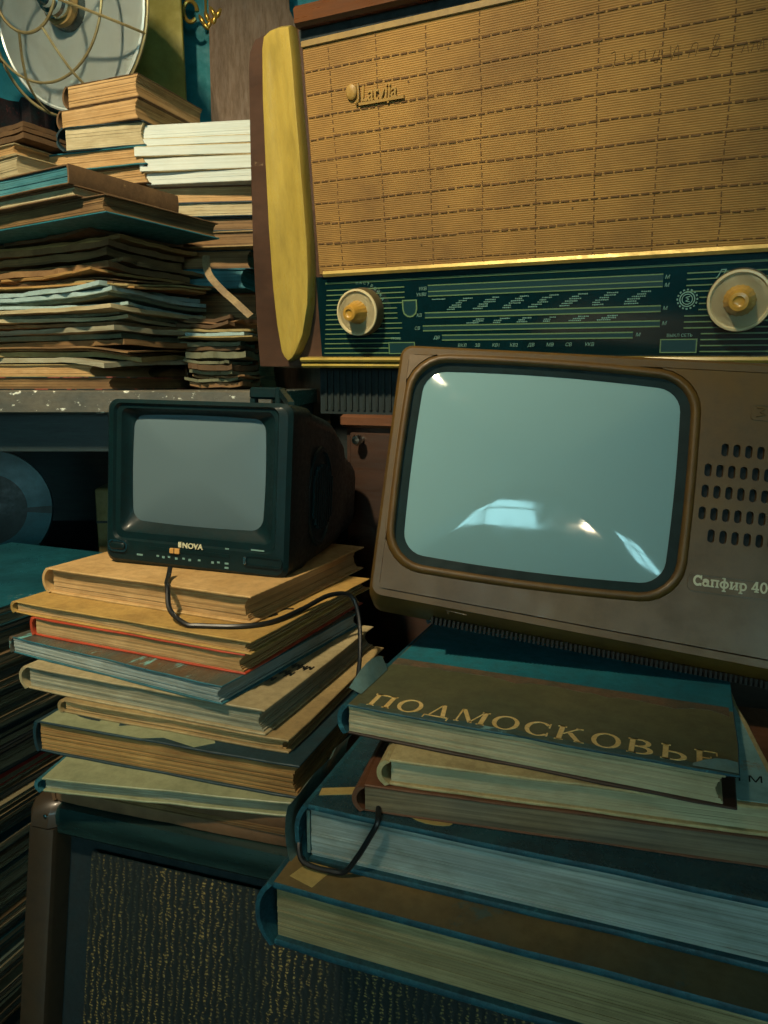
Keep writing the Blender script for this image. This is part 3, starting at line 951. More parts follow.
for j in range(nz + 1):
    for i in range(nx + 1):
        x = .066 + (W - .132) * i / nx; z = .01 + (H - .062) * j / nz
        g.append((x, fy(z) + .021 - .003 * math.sin(math.pi * i / nx) * math.sin(math.pi * j / nz), z))
cl.add(g, [(j * (nx + 1) + i, j * (nx + 1) + i + 1, (j + 1) * (nx + 1) + i + 1, (j + 1) * (nx + 1) + i) for j in range(nz) for i in range(nx)])
cl.build('grille_cloth', 'brocade', bx)

# low bench under the cabinet, low stool under the magazines
be = thing('low_bench', 'low brown bench under the cloth fronted cabinet', 'bench', (BX, BY, -1.2), (0, 0, R(-18)))
MB().box(-.01, .82, -.09, .355, .40, .44, .004).build('bench_top', 'wood_dark', be)
for sx_ in (.02, .75):
    for sy in (-.07, .29):
        MB().box(sx_, sx_ + .05, sy, sy + .05, 0, .40, .003).build('leg', 'wood_dark', be)
be = thing('low_stool', 'low brown stool under the tall magazine stack', 'stool', (-.585, .95, -1.2), (0, 0, R(-22.3)))
MB().box(-.17, .16, -.19, .19, .31, .34, .004).build('stool_top', 'wood_dark', be)
for sx_ in (-.15, .1):
    for sy in (-.17, .13):
        MB().box(sx_, sx_ + .04, sy, sy + .04, 0, .31, .003).build('leg', 'wood_dark', be)


# ------------------------------------------------------------------ stack of magazines at the far left
mx0, my0 = -.475, .907
cov = ['#4a4334', '#2b3a38', '#6f6a54', '#23302f', '#594a35', '#7d755a', '#15393f', '#6a5d45', '#35322a', '#4d5a52', '#22272a', '#6b5940']
mcv = [mat('magazine_cover_%s' % c[1:], c, None, rough=.35) for c in cov]
mpg = [page_mat('magazine_edges_%d' % i, a, b, lines=900, line_dark=.5) for i, (a, b) in enumerate((('#8a8064', '#6b634c'), ('#5e5947', '#3f3f36'), ('#9a8f70', '#7c7257')))]
zb = -.86
TOP = -.275
hs = []
rg = random.Random(21)
while sum(hs) < TOP + .86 - .02:
    hs.append(rg.choice([.006, .008, .010, .012, .009]))
k = (TOP + .86) / sum(hs)
hs = [h * k for h in hs]
base_meshes = []
for i in range(6):                                    # six shapes of magazine: a sagging block with loose folded spine
    ln, dp, t = .31, .42, .01
    p = MB()
    for q in range(3):
        nx = 8
        dx = rg.uniform(-.002, .002); dy = rg.uniform(-.002, .002)
        z0, z1 = .0006 + q * .0029, .0006 + (q + 1) * .0029 - .0002
        lo = [[(-ln / 2 + dx + ln * a / nx - (.001 * (a == nx) * (q % 2)), y + dy, z) for a in range(nx + 1)] for y, z in ((-dp / 2, z0), (-dp / 2, z1), (dp / 2, z1), (dp / 2, z0))]
        vs = [v for l in lo for v in l]
        n_ = nx + 1
        p.add(vs, [(a * n_ + i_, a * n_ + i_ + 1, ((a + 1) % 4) * n_ + i_ + 1, ((a + 1) % 4) * n_ + i_) for a in range(4) for i_ in range(nx)] + [(0, n_, 2 * n_, 3 * n_), (nx, 3 * n_ + nx, 2 * n_ + nx, n_ + nx)])
    po = p.build('pages', mpg[i % 3], None, smooth=0)
    c_ = MB().box(-ln / 2 - .001, ln / 2 + .001, -dp / 2, dp / 2, 0, .0006).box(-ln / 2 - .001, ln / 2 + .001, -dp / 2, dp / 2, .0094, .01).box(-ln / 2 - .0015, -ln / 2 - .001, -dp / 2, dp / 2, 0, .01)
    base_meshes.append((po.data, c_))
    bpy.data.objects.remove(po)
N_ = len(hs)
RED = mat('magazine_cover_red', '#a8382a', None, rough=.35)
for i, h in enumerate(hs):
    pm, cb = base_meshes[i % 6]
    yaw = -22.3 + rg.uniform(-2.5, 2.5) if i < N_ - 2 else -22.3 - (N_ - 1 - i) * 1.5
    cm = mcv[rg.randrange(len(mcv))]
    lab = 'worn magazine in the tall stack at the far left edge beside the cloth fronted cabinet'
    grp = 'magazines in the tall stack'
    if i == N_ - 1:
        lab, cm, grp = 'glossy dark blue magazine lying on top of the tall far left stack', M['mag_blue'], 'magazines in the tall stack'
    elif i == N_ - 2:
        lab, cm = 'blue magazine with pale scribbled print, second from the top of the tall far left stack', M['mag_blue2']
    elif zb <= -.505 < zb + h:
        lab, cm = 'magazine with a bright red cover edge in the middle of the tall far left stack', RED
    off = rg.uniform(-.012, .006) if i < N_ - 1 else 0
    if i == N_ - 2: off = .0
    c, s_ = math.cos(R(-22.3)), math.sin(R(-22.3))
    # right side runs through (mx0, my0)
    cx = mx0 + c * (-.155 + off) + (-s_) * .06
    cy = my0 + s_ * (-.155 + off) + c * .06
    T = thing('magazine', lab, 'magazine', (cx, cy, zb), (0, 0, R(yaw)), grp)
    T.scale = (1, 1, h / .01)
    o = bpy.data.objects.new('pages', pm); C.objects.link(o); o.parent = T
    cm_me = bpy.data.meshes.get('magazine_cover_shape_%d_%s' % (i % 6, cm.name))
    if cm_me is None:
        oo = MB(); oo.v, oo.f, oo.mi = cb.v, cb.f, cb.mi
        tmp = oo.build('cover', cm, None, smooth=0)
        tmp.data.name = 'magazine_cover_shape_%d_%s' % (i % 6, cm.name)
        tmp.parent = T
    else:
        o = bpy.data.objects.new('cover', cm_me); C.objects.link(o); o.parent = T
    zb += h


# ------------------------------------------------------------------ black portable television
NS = 1.14
nv = thing('portable_television', 'small black portable television standing on the left book stack', 'television', (-.1951 * NS - .0045, .7682 * NS - .0145, -.1037 * NS), (R(-5.04), R(1.02), R(-19.01)))
q = MB(NS)
hw, hh = .1105, .0883
def nsec(y, hw_, zt_, zb_, r_):
    return rr(hw_, (zt_ - zb_) / 2, r_, cx=0, cz=(zt_ + zb_) / 2, y=y)
tb = math.tan(R(5))
q.loft([nsec(.002, hw - .004, hh - .004, -hh + .004, .010), nsec(.006, hw, hh, -hh, .012), nsec(.05, hw, hh - .001, -hh + .0045, .012),
        nsec(.056, hw - .003, hh - .004, -hh + .006, .012), nsec(.125, hw - .005, hh - .010, -hh + .0110, .02), nsec(.165, hw - .008, hh - .026, -hh + .0145, .025),
        nsec(.185, hw - .014, hh - .042, -hh + .0165, .03), nsec(.230, hw - .018, hh - .052, -hh + .0205, .03), nsec(.250, hw - .028, hh - .066, -hh + .026, .03)], False, True)
q.build('body', 'tv_black', nv)
# front bezel with stepped frame round the tube
SC_X, SC_Z = -.0035, .0150
def sl(hw_, hh_, r_, y, b=.0): return rr(hw_, hh_, r_, b=b, cx=SC_X, cz=SC_Z, y=y)
fb = MB(NS)
outer = rr(hw - .004, hh - .004, .010, y=.002)
# slide the corners so both loops pair up point for point
fb.loft([outer, rr(.0985, .0735, .009, cx=-.001, cz=.0105, y=.0005), rr(.0965, .0715, .009, cx=-.001, cz=.0105, y=.0035),
         rr(.0915, .0665, .008, cx=0, cz=.0125, y=.0035), rr(.0895, .0645, .008, cx=0, cz=.0127, y=.007),
         sl(.0815, .0590, .010, .012, .0015), sl(.0790, .0568, .012, .014, .002)])
fb.build('bezel', 'tv_black', nv)
sn = MB(NS)
lo = []
for s_ in (1.02, .9, .72, .5, .25):
    lo.append([(SC_X + (x - SC_X) * s_, .0145 - .0075 * (1 - s_ ** 2), SC_Z + (z - SC_Z) * s_) for x, y, z in sl(.0785, .0563, .012, 0, .002)])
sn.loft(lo, False, True)
sn.build('screen', 'tube_small', nv, smooth=60)
# rim line on the right of the front, controls
ct = MB(NS)
ct.loft([rr(.0125, .0065, .0064, cx=-.0960 + .004, cz=-.0700, y=y_) for y_ in (.0015, -.0005)] + [rr(.0105, .0046, .0045, cx=-.092, cz=-.07, y=-.0005), rr(.0105, .0046, .0045, cx=-.092, cz=-.07, y=.004)])
cr = ct.build('knob_surround', 'chrome', nv)
MB(NS).loft([rr(.0098, .004, .0039, cx=-.092, cz=-.07, y=.003), rr(.0096, .0038, .0037, cx=-.092, cz=-.07, y=-.001), rr(.008, .0026, .0025, cx=-.092, cz=-.07, y=-.002)], False, True).build('power_knob', 'tv_recess', nv)
MB(NS).box(-.052, .046, .0004, .004, -.0710, -.0672).build('tuning_slot', 'tv_recess', nv, smooth=0)
MB(NS).box(-.0255, -.0135, -.0012, .003, -.0722, -.0665, .0005).build('tuning_pointer', 'amber', nv)
MB(NS).box(-.0200, -.0192, -.0016, -.001, -.0722, -.0665).build('pointer_line', 'tv_recess', nv, smooth=0)
MB(NS).loft([rr(.022, .0055, .005, cx=.084, cz=-.0715, y=.001), rr(.022, .0055, .005, cx=.084, cz=-.0715, y=-.0003), rr(.0205, .0042, .004, cx=.084, cz=-.0715, y=-.0003), rr(.0205, .0042, .004, cx=.084, cz=-.0715, y=.004)], False, True).build('volume_slot', 'tv_recess', nv)
MB(NS).box(.0625, .066, -.002, .003, -.0755, -.0675, .0006).build('volume_knob', 'chrome', nv)
text_obj('maker_badge', 'NOVA', .0078 * NS, 'pale_print', nv, (-.010 * NS, -.0004 * NS, -.0650 * NS), (R(90), 0, 0), .0006, 0, 1.1, .0002)
MB(NS).box(-.0150, -.0112, -.0008, .0018, -.0648, -.0594).build('badge_mark', 'pale_print', nv, smooth=0)
pr = MB(NS)
rg = random.Random(8)
for i, x in enumerate((-.043, -.036, -.029, -.020, -.011, -.0035, .008, .024, .031)):
    z = -.0775 if i % 2 else -.0765
    pr.box(x, x + .0032, .0014, .0019, z - .0012, z + .0012)
for z in (-.062, -.0695, -.077, -.0815): pr.box(.040, .0445, .0014, .0019, z - .001, z + .001)
for z in (-.0665, -.074, -.0775): pr.box(-.068, -.0605, .0014, .0019, z - .001, z + .001)
for x in (-.063, -.059, -.041, -.037): pr.box(x, x + .003, .0014, .0019, -.0655, -.0637)
pr.box(.0700, .0850, .0014, .0019, -.0610, -.0595)
pr.build('control_lettering', 'grey_print', nv, smooth=0, kind='stuff')
# speaker bulge on the right side: stepped ovals
sp = MB(NS)
lo = []
for a, b_, x in ((.042, .056, .1095), (.040, .054, .113), (.036, .050, .1135), (.034, .048, .111), (.028, .042, .1105), (.02, .034, .1135), (.01, .02, .1145)):
    lo.append([(x - .0035, .085 + .8 * a * math.cos(i * math.tau / 32), -.008 + b_ * math.sin(i * math.tau / 32)) for i in range(32)])
sp.loft(lo, False, True).build('speaker_oval', 'tv_black', nv)
rb = MB(NS)
for i in range(9):
    y = .062 + i * .0058
    hh_ = .036 * math.sqrt(max(.05, 1 - ((y - .085) / .030) ** 2))
    rb.box(.1080, .1118, y, y + .0018, -.008 - hh_, -.008 + hh_)
rb.build('speaker_rib', 'tv_recess', nv, smooth=0)
# folded carrying handle on top, behind
hd = MB(NS)
hd.box(-.004, .036, .120, .134, .0990, .1125, .002)
hd.box(-.004, .003, .122, .132, .0740, .1000, .001)
hd.box(.031, .038, .118, .134, .0740, .1125, .001)
hd.add([(.036, .118, .1110), (.043, .118, .1110), (.043, .118, .1030), (.036, .118, .1030), (.080, .055, .0930), (.087, .055, .0930), (.087, .055, .0850), (.080, .055, .0850)],
       [(3, 2, 1, 0), (4, 5, 6, 7), (0, 1, 5, 4), (1, 2, 6, 5), (2, 3, 7, 6), (3, 0, 4, 7)])
hd.build('carrying_handle', 'tv_black', nv)

# ------------------------------------------------------------------ brown television
KS = .966
sf = thing('television', 'brown plastic television tilted back on the right book stack', 'television', (.1466 * KS, .6911 * KS, -.0813 * KS), (R(-16.48), R(4.41), R(-11.95)))
# outline of the front, widening a little to the right as the case does
OX0, OX1 = -.149, .252
def tz(x): return .1165 + .018 * (x + .149)
def bz_(x): return -.138 - .050 * (x + .149) * 1.0
def section(y, ins, up0, dn0, r_):
    """rounded quadrilateral case section"""
    x0, x1 = OX0 + ins, OX1 - ins
    zt0, zt1 = tz(x0) - ins + up0, tz(x1) - ins + up0
    zb0, zb1 = bz_(x0) + ins + dn0, bz_(x1) + ins + dn0
    pts = []
    cs = [(x1, zt1, 0), (x0, zt0, 90), (x0, zb0, 180), (x1, zb1, 270)]
    for x, z, a in cs:
        cx = x - r_ * (1 if x > 0 else -1); cz = z - r_ * (1 if z > 0 else -1)
        for k in range(6):
            t_ = R(a + 90 * k / 5)
            pts.append((cx + r_ * math.cos(t_), y, cz + r_ * math.sin(t_)))
    return pts
sh = MB(KS)
rise = .296
sh.loft([section(.004, .0115, 0, 0, .006), section(.0008, .0105, 0, 0, .007), section(.0004, .004, 0, 0, .010), section(.004, .0008, 0, 0, .012), section(.010, 0, 0, -.005, .012),
         section(.030, 0, 0, -.0125, .012), section(.05, .0, .006, -.0065, .012), section(.13, .004, .030, .018, .02), section(.150, .02, .02, .024, .03), section(.19, .06, .01, .045, .03), section(.2, .075, 0, .06, .03)], False, True)
sh.build('case', 'tv_brown', sf)
# front plate with the tube opening and, on its right, rows of sound slots
TW, TH = .1250, .0945
def tl(sc_x, sc_z, r_, y, b=.004): return rr(TW + sc_x, TH + sc_z, r_, n=6, m=8, b=b * .6, bz=b, y=y)
inner = tl(.0125, .0125, .036, 0)
PX0, PX1 = -.138, .1425
def plate_edge(x, z):
    """point where the ray from the tube centre meets the left half of the plate's rim"""
    best = 1e9
    d = math.hypot(x, z); ux, uz = x / d, z / d
    for lim, comp in ((PX1 if ux > 0 else PX0, ux),):
        if abs(comp) > 1e-9: best = min(best, lim / comp)
    for s_ in range(40):
        t_ = best * (s_ + 1) / 40
    # top and bottom edges slope: solve by bisection
    lo_, hi_ = 0, best
    def inside(t_):
        X, Z = ux * t_, uz * t_
        return Z <= tz(X) - .0115 and Z >= bz_(X) + .0115
    if inside(best): return ux * best, uz * best
    for _ in range(40):
        md = (lo_ + hi_) / 2
        if inside(md): lo_ = md
        else: hi_ = md
    return ux * lo_, uz * lo_
ring_o = [plate_edge(x, z) for x, y, z in inner]
# put true corners in
for cxn, czn in ((PX1, tz(PX1) - .0115), (PX0, tz(PX0) - .0115), (PX0, bz_(PX0) + .0115), (PX1, bz_(PX1) + .0115)):
    i = min(range(len(ring_o)), key=lambda k: (ring_o[k][0] - cxn) ** 2 + (ring_o[k][1] - czn) ** 2)
    ring_o[i] = (cxn, czn)
fp = MB(KS)
fp.loft([[(x, .004, z) for x, z in ring_o], [(x, -.0004, z) for x, z in ring_o], [(x, -.0004, z) for x, y, z in inner], [(x, .004, z) for x, y, z in inner]])
rows = [(.0372, .1622), (.0174, .1493), (-.0021, .1484), (-.0224, .1475), (-.0423, .1568)]
PXR = .2415
def fpoly(b, pts): b.add([(x, -.0004, z) for x, z in pts], [tuple(range(len(pts)))])
PIT = .0101
half = .0099
ztop = rows[0][0] + half
zlow = rows[-1][0] - half
fpoly(fp, [(PX1, ztop), (PXR, ztop), (PXR, tz(PXR) - .0115), (PX1, tz(PX1) - .0115)])
fpoly(fp, [(PX1, bz_(PX1) + .0115), (PXR, bz_(PXR) + .0115), (PXR, zlow), (PX1, zlow)])
for (zc, xf), nxt in zip(rows, rows[1:] + [(zlow - half, 0)]):
    zu = ztop if zc == rows[0][0] else zprev
    zd = (zc + nxt[0]) / 2 if nxt[1] else zlow
    zprev = zd
    nsl = int((.226 - xf) / PIT) + 1
    xa = xf - PIT / 2
    if xa > PX1 + 1e-4: fpoly(fp, [(PX1, zd), (xa, zd), (xa, zu), (PX1, zu)])
    for k in range(nsl):
        cx = xf + k * PIT
        hole = [(x, z) for x, y, z in rr(.0031, .0060, .003, n=3, m=1, cx=cx, cz=zc)]
        m_ = len(hole)
        oc = []
        x0, x1 = cx - PIT / 2, cx + PIT / 2
        for i, (x, z) in enumerate(hole):
            qd = i // 4
            cor = [(x1, zu), (x0, zu), (x0, zd), (x1, zd)][qd]
            oc.append(cor)
        vs = [(x, -.0004, z) for x, z in oc] + [(x, -.0004, z) for x, z in hole] + [(x, .005, z) for x, z in hole]
        fs = []
        for i in range(m_):
            j = (i + 1) % m_
            if oc[i] == oc[j]: fs.append((i, m_ + j, m_ + i))
            else: fs.append((i, j, m_ + j, m_ + i))
            fs.append((m_ + i, m_ + j, 2 * m_ + j, 2 * m_ + i))
        fp.add(vs, fs)
    xe = xf + (nsl - .5) * PIT
    if xe < PXR: fpoly(fp, [(xe, zd), (PXR, zd), (PXR, zu), (xe, zu)])
fo = fp.build('front_panel', 'tv_brown', sf, smooth=30)
MB(KS).box(.1435, .238, .0045, .006, -.06, .055).build('slot_backing', 'dark_hole', sf, smooth=0)
# raised trim round the tube, dark mask, tube
tr = MB(KS)
tr.loft([tl(.0126, .0126, .037, .001), tl(.0112, .0112, .0365, -.0012), tl(.0088, .0088, .035, -.0030), tl(.0066, .0066, .032, -.0030), tl(.0050, .0050, .030, -.001), tl(.0040, .0040, .029, .006)])
tr.build('screen_trim', 'tv_trim', sf, smooth=60)
mk = MB(KS)
mk.loft([tl(.0046, .0046, .029, .0030), tl(.002, .002, .028, .0035), tl(-.0020, -.002, .024, .0040), tl(-.0045, -.0040, .020, .0045)])
mk.build('screen_mask', 'mask', sf, smooth=60)
sn = MB(KS)
lo = []
for s_ in (1.0, .93, .83, .7, .55, .38, .2):
    lo.append([(x * s_, .0050 - .0145 * (1 - s_ ** 2), z * s_) for x, y, z in tl(-.0042, -.0037, .020, 0)])
sn.loft(lo, False, True)
sn.build('screen', 'tube', sf, smooth=80)
# badge with the model name, embossed mark above the slots
bd = MB(KS)
bd.loft([rr(.048, .0082, .005, cx=.1885, cz=-.0850, y=-.0002), rr(.048, .0082, .005, cx=.1885, cz=-.0850, y=-.0016), rr(.0465, .0068, .0042, cx=.1885, cz=-.0850, y=-.0016), rr(.0465, .0068, .0042, cx=.1885, cz=-.0850, y=-.0006)], False, True)
bo = bd.build('name_plate', 'tv_brown', sf)
SLAB = {
    'С': (ring(.46, .36, .46, .38, .26, .22, 45, 315) + rect(.72, .84, .45, .74) + rect(.72, .84, 0, .2), .9),
    'а': (ring(.3, .2, .3, .22, .14, .09) + rect(.46, .64, 0, .42) + ring(.32, .36, .32, .18, .14, .06, 10, 170) + rect(.46, .76, 0, .1), .78),
    'п': (rect(.08, .26, 0, .54) + rect(.56, .74, 0, .54) + rect(0, .82, .43, .54) + rect(0, .34, 0, .09) + rect(.48, .82, 0, .09), .88),
    'ф': (ring(.44, .26, .44, .27, .28, .15) + rect(.36, .53, -.22, .74) + rect(.26, .63, -.22, -.13) + rect(.22, .53, .65, .74), .94),
    'и': (rect(.08, .26, 0, .54) + rect(.58, .76, 0, .54) + diag(.2, .04, .56, .40, .12) + rect(0, .34, 0, .09) + rect(.5, .84, 0, .09) + rect(0, .34, .45, .54) + rect(.5, .84, .45, .54), .9),
    'р': (rect(.08, .26, -.22, .54) + ring(.38, .27, .36, .28, .2, .16) + rect(0, .36, -.22, -.13) + rect(0, .26, .45, .54), .82),
    ' ': ([], .34),
    '4': (rect(.42, .6, 0, .74) + diag(0, .2, .40, .74, .16) + rect(0, .74, .16, .27) + rect(.3, .72, 0, .09), .8),
    '0': (ring(.36, .37, .36, .39, .18, .26), .78),
    '1': (rect(.2, .4, 0, .74) + rect(.04, .56, 0, .09) + rect(.04, .4, .65, .74), .62),
}
x = .1450 * KS
u_ = .0128 * KS
for c in 'Сапфир 401':
    polys, wd = SLAB[c]
    if polys:
        b2_ = MB()
        for q_ in polys:
            n_ = len(q_)
            b2_.add([(x + px * u_ * .67, -.0014 * KS, -.0880 * KS + pz * u_) for px, pz in q_] + [(x + px * u_ * .67, -.0005 * KS, -.0880 * KS + pz * u_) for px, pz in q_],
                    [tuple(range(n_)), tuple(range(2 * n_ - 1, n_ - 1, -1))] + [(k_, k_ + n_, (k_ + 1) % n_ + n_, (k_ + 1) % n_) for k_ in range(n_)])
        b2_.build('name_letter', 'pale_print', bo, smooth=0)
    x += wd * u_ * .685
em = MB(KS)
ez, ex = .0745, .1895
em.loft([rr(.0082, .0075, .003, cx=ex, cz=ez, y=y_) for y_ in (.0, -.0012)] + [rr(.0070, .0063, .0022, cx=ex, cz=ez, y=-.0012), rr(.0070, .0063, .0022, cx=ex, cz=ez, y=.0)])
em.tube([(ex - .0035, -.0006, ez + .004), (ex + .003, -.0006, ez + .0035), (ex - .0005, -.0006, ez + .0005), (ex + .0035, -.0006, ez - .002), (ex - .0035, -.0006, ez - .004)], .0008, 6, 4)
em.build('embossed_mark', 'tv_brown', sf)
# row of small vent ribs along the lower lip
vt = MB(KS)
for i in range(78):
    x = -.085 + i * .0042
    z = bz_(x) - .0105
    vt.box(x, x + .0020, .0045, .022, z - .0035, z + .0030)
vt.build('vent_slots', 'vent_dark', sf, smooth=0, kind='stuff')
sc_ = MB(KS)
for xa, za, xb, zb_ in ((-.077, -.1385, -.052, -.1415), (-.071, -.136, -.069, -.144), (-.066, -.137, -.0655, -.1395), (-.0735, -.1372, -.066, -.1385)):
    sc_.add([(xa, .0035, za), (xb, .0035, zb_), (xb, .0035, zb_ - .0011), (xa, .0035, za - .0013)], [(0, 1, 2, 3)])
for x in (.07, .19):
    MB(KS).box(x, x + .018, .045, .063, bz_(x) - .0078, bz_(x) + .004, .002).build('rubber_foot', 'black_cord', sf)
sc_.build('scratch_mark', 'tv_trim', sf, smooth=0)

# ------------------------------------------------------------------ valve radio
KRD = 1.2227 / 1.2227
rd = thing('radio', 'large wooden valve radio with tan grille cloth, cream side cheek and green dial', 'radio', (.18658515, .98, .10075109), (R(8.44), R(.87), R(-26.84)))
RB = -.0795
XL, XT = -.4300, -.3890
body = MB()
dd = .26
tl8 = math.tan(R(8.44))
def rb(x, y, z): return (x, y, z)
# tapered body: front outline, straight back, base level with the world
fo_ = [(-.4385, RB), (-.4370, -.02), (-.4290, .10), (-.4160, .235), (-.4050, .335), (-.4010, .352), (-.3900, .3655), (-.365, .3700), (.365, .3640), (.3780, .3595), (.388, .345), (.393, .33), (.4185, .10), (.4285, RB)]
l0 = [(x * .995, .004, z) for x, z in fo_]
l1 = [(x, .010, z) for x, z in fo_]
l2 = [(x, .08, z - .010 * (z > .2) - (.0119 if z < -.05 else 0)) for x, z in fo_]
l3 = [(x * .97, dd, z - .05 * (z > .2) - (.0386 if z < -.05 else 0)) for x, z in fo_]
body.loft([l0, l1, l2, l3], True, True)
body.build('body', 'wood_radio', rd)
cheek = [(-.3694, .3492), (-.3644, .3626), (-.3523, .3677), (-.3350, .3690), (-.3180, .3674), (-.3163, .3287), (-.3164, .2808), (-.3162, .2188), (-.3159, .1544), (-.3160, .1011), (-.3189, .0533), (-.3247, .0112), (-.3395, -.0320), (-.3564, -.0571), (-.3660, -.0670),
         (-.3744, -.0707), (-.3810, -.0655), (-.3858, -.0570), (-.3904, -.0163), (-.3917, .0352), (-.3888, .1199), (-.3828, .2134), (-.3769, .2892)]
for sgn, in ((1,), (-1,)):
    ck = MB()
    cxm = -.352
    def sc_loop(s_, y): return [(sgn * (cxm + .002 + (x - cxm) * s_ * .91), y, .15 + (z - .15) * (1 - (1 - s_) * .22)) for x, z in cheek]
    ck.loft([sc_loop(1, .004), sc_loop(1, -.010), sc_loop(.94, -.0155), sc_loop(.80, -.0165), sc_loop(.5, -.0135), sc_loop(.1, -.0120)], False, True)
    ck.build('cheek', 'cream_plastic', rd, smooth=50)
# lid lip, grille, brass strips, dial
lid = MB()
lo = []
for x in (-.3105, .3105):
    zz = .3770 - .006 * (x > 0)
    lo.append([(x, .02, zz - .0150), (x, -.012, zz - .0150), (x, -.0165, zz - .0105), (x, -.0165, zz + .0060), (x, -.012, zz + .0100), (x, .06, zz + .0100)])
lid.loft(lo, True, True).build('lid', 'wood_lid', rd)
MB().box(-.313, .313, -.002, .006, .345, .362).build('lid_shade_bar', 'box_black', rd, smooth=0)  # black bar, the shade under the lid put in as colour
GX = .3085
MB().box(-GX, GX, -.006, .004, .052, .3470, .002).build('grille_cloth', 'grille', rd)
MB().box(-GX, GX, -.0085, -.004, .3395, .3475, .001).build('grille_edge', 'fawn', rd)
st = MB()
rg = random.Random(4)
cols = [-.268 + .0695 * k for k in range(9)]
def gwave(x, z): return .0012 * noise.noise((x * 18, z * 18, 1))
zrow = [.0665 + .02715 * k for k in range(11)]
zrow[0] = .0640
for z in zrow:
    if z > .336: continue
    x = -GX + .003
    while x < GX - .004:
        l_ = rg.uniform(.0082, .0108)
        l_ = min(l_, GX - .002 - x)
        zz = z + gwave(x, z) * 1.5 + rg.uniform(-.0003, .0003)
        h_ = rg.uniform(.0010, .0016) if z > .08 else .0007
        st.box(x, x + l_, -.0068, -.005, zz - h_, zz + h_, .0005)
        x += l_ + rg.uniform(.0016, .003)
for xc in cols:
    z = .056
    while z < .336:
        l_ = rg.uniform(.0045, .0062)
        xx = xc + gwave(z, xc) * 1.6
        w_ = rg.uniform(.0006, .0009)
        st.box(xx - w_, xx + w_, -.0066, -.005, z, z + l_, .0004)
        z += l_ + rg.uniform(.0024, .0038)
st.build('stitching', 'stitch', rd, smooth=0, kind='stuff')
fleck = MB()
for x, z in ((-.155, .278), (-.100, .306), (-.105, .128), (-.145, .0835), (.055, .112), (.1775, .067)):
    fleck.box(x - .0011, x + .0011, -.0066, -.005, z - .0013, z + .0013)
fleck.build('fleck', 'pencil', rd, smooth=0)


def brass(name, x0, x1, z0, z1, yf, m='gold'):
    lo = []
    n = 8
    for i in range(n + 1):
        x = x0 + (x1 - x0) * i / n
        b_ = .0006 * noise.noise((x * 12, z0 * 50, 3))
        zm = (z0 + z1) / 2
        lo.append([(x, .004, z0), (x, yf + .002 + b_, z0), (x, yf + b_, zm), (x, yf + .002 + b_, z1), (x, .004, z1)])
    return MB().loft(lo, True, True).build(name, m, rd)


brass('brass_strip', -.300, .302, .0495, .0575, -.010)
MB().box(-.318, .318, .0005, .006, -.064, .050).build('dial_glass', 'dial', rd, smooth=0)
brass('brass_strip', -.350, .352, -.0710, -.0645, -.012, 'cream_plastic')
brass('brass_strip', -.350, .352, -.0795, -.0735, -.009, 'cream_plastic')
# dial printing, raised a hair above the glass
ln_ = MB()
def pl(x0, x1, z, h=.0008, b=None): (b or ln_).box(x0, x1, -.0003, .0007, z - h, z + h)
pl(-.302, .302, .0405, .0012)
for i in range(14):
    z = -.0590 + i * .0069
    xe = -.205 if i < 3 else -.186 if i < 5 else -.182 if i < 7 else -.1885 if i < 10 else -.176
    pl(-.3125 + .0009 * i, xe, z, .0007)
    pl(.1885 if i > 3 else .208, .300, z if i > 3 else z, .0007) if not 7 <= i <= 9 else pl(.2035, .300, z, .0007)
for z in (.0310, .0230, .0170): pl(-.1403, .1622, z, .0007)
for za in (-.0050, -.0115): pl(-.146, .1617, za, .0008)
for za in (-.0225, -.0290): pl(-.150, .1616, za, .0008)
for za in (-.0355, -.0420): pl(-.1216, .1310, za, .0008)
ln_.build('dial_lines', 'dial_line', rd, smooth=0, kind='stuff')
bn = MB()
for z0, z1, x0, x1 in ((-.0112, -.0053, -.146, .1617), (-.0287, -.0228, -.15, .1616), (-.0417, -.0358, -.1216, .131), (.0173, .0307, -.1403, .1622)):
    bn.box(x0, x1, -.0001, .0006, z0, z1)
bn.build('dial_bands', 'dial_teal', rd, smooth=0)
tx = MB()
rg = random.Random(9)
def word_(x, z, n, h=.0011):
    for k in range(n):
        w_ = rg.uniform(.0012, .0022)
        tx.box(x, x + w_, -.0002, .0006, z - h * rg.uniform(.6, 1), z + h * rg.uniform(.6, 1))
        x += w_ + .0007
for r_ in range(6):
    z = .0122 - r_ * .0027
    for k in range(7):
        word_(-.112 + k * .038 + (5 - r_) * .0045 + rg.uniform(-.003, .003), z, rg.randint(4, 7), .0009)
word_(-.135, .0125, 8, .0008)
for r_ in range(3):
    z = -.0150 - r_ * .0024
    for k in range(6):
        word_(-.085 + k * .034 + (2 - r_) * .006 + rg.uniform(-.003, .003), z, rg.randint(4, 7), .0009)
tx.build('station_names', 'dial_text', rd, smooth=0, kind='stuff')
DT = (R(90), 0, 0)
for s_, x, z in (('УКВ', -.1545, .0250), ('УКВII', -.1585, .0175), ('КВ', -.1590, -.0100), ('СВ', -.1630, -.0275), ('ДВ', -.1345, -.0405), ('М', .1640, .0255), ('М', .1640, .0165), ('М', .1635, -.0100), ('М', .1635, -.0275), ('М', .1340, -.0405)):
    text_obj('dial_lettering', s_, .0062, 'dial_text', rd, (x, -.0002, z), DT, .0002, .2)
for i, s_ in enumerate(('ВКЛ', 'ЗВ', 'КВ1', 'КВ2', 'ДВ', 'МВ', 'СВ', 'УКВ')):
    text_obj('dial_lettering', s_, .0062, 'dial_text', rd, (-.099 + i * .0245, -.0002, -.0515), DT, .0002, .2)
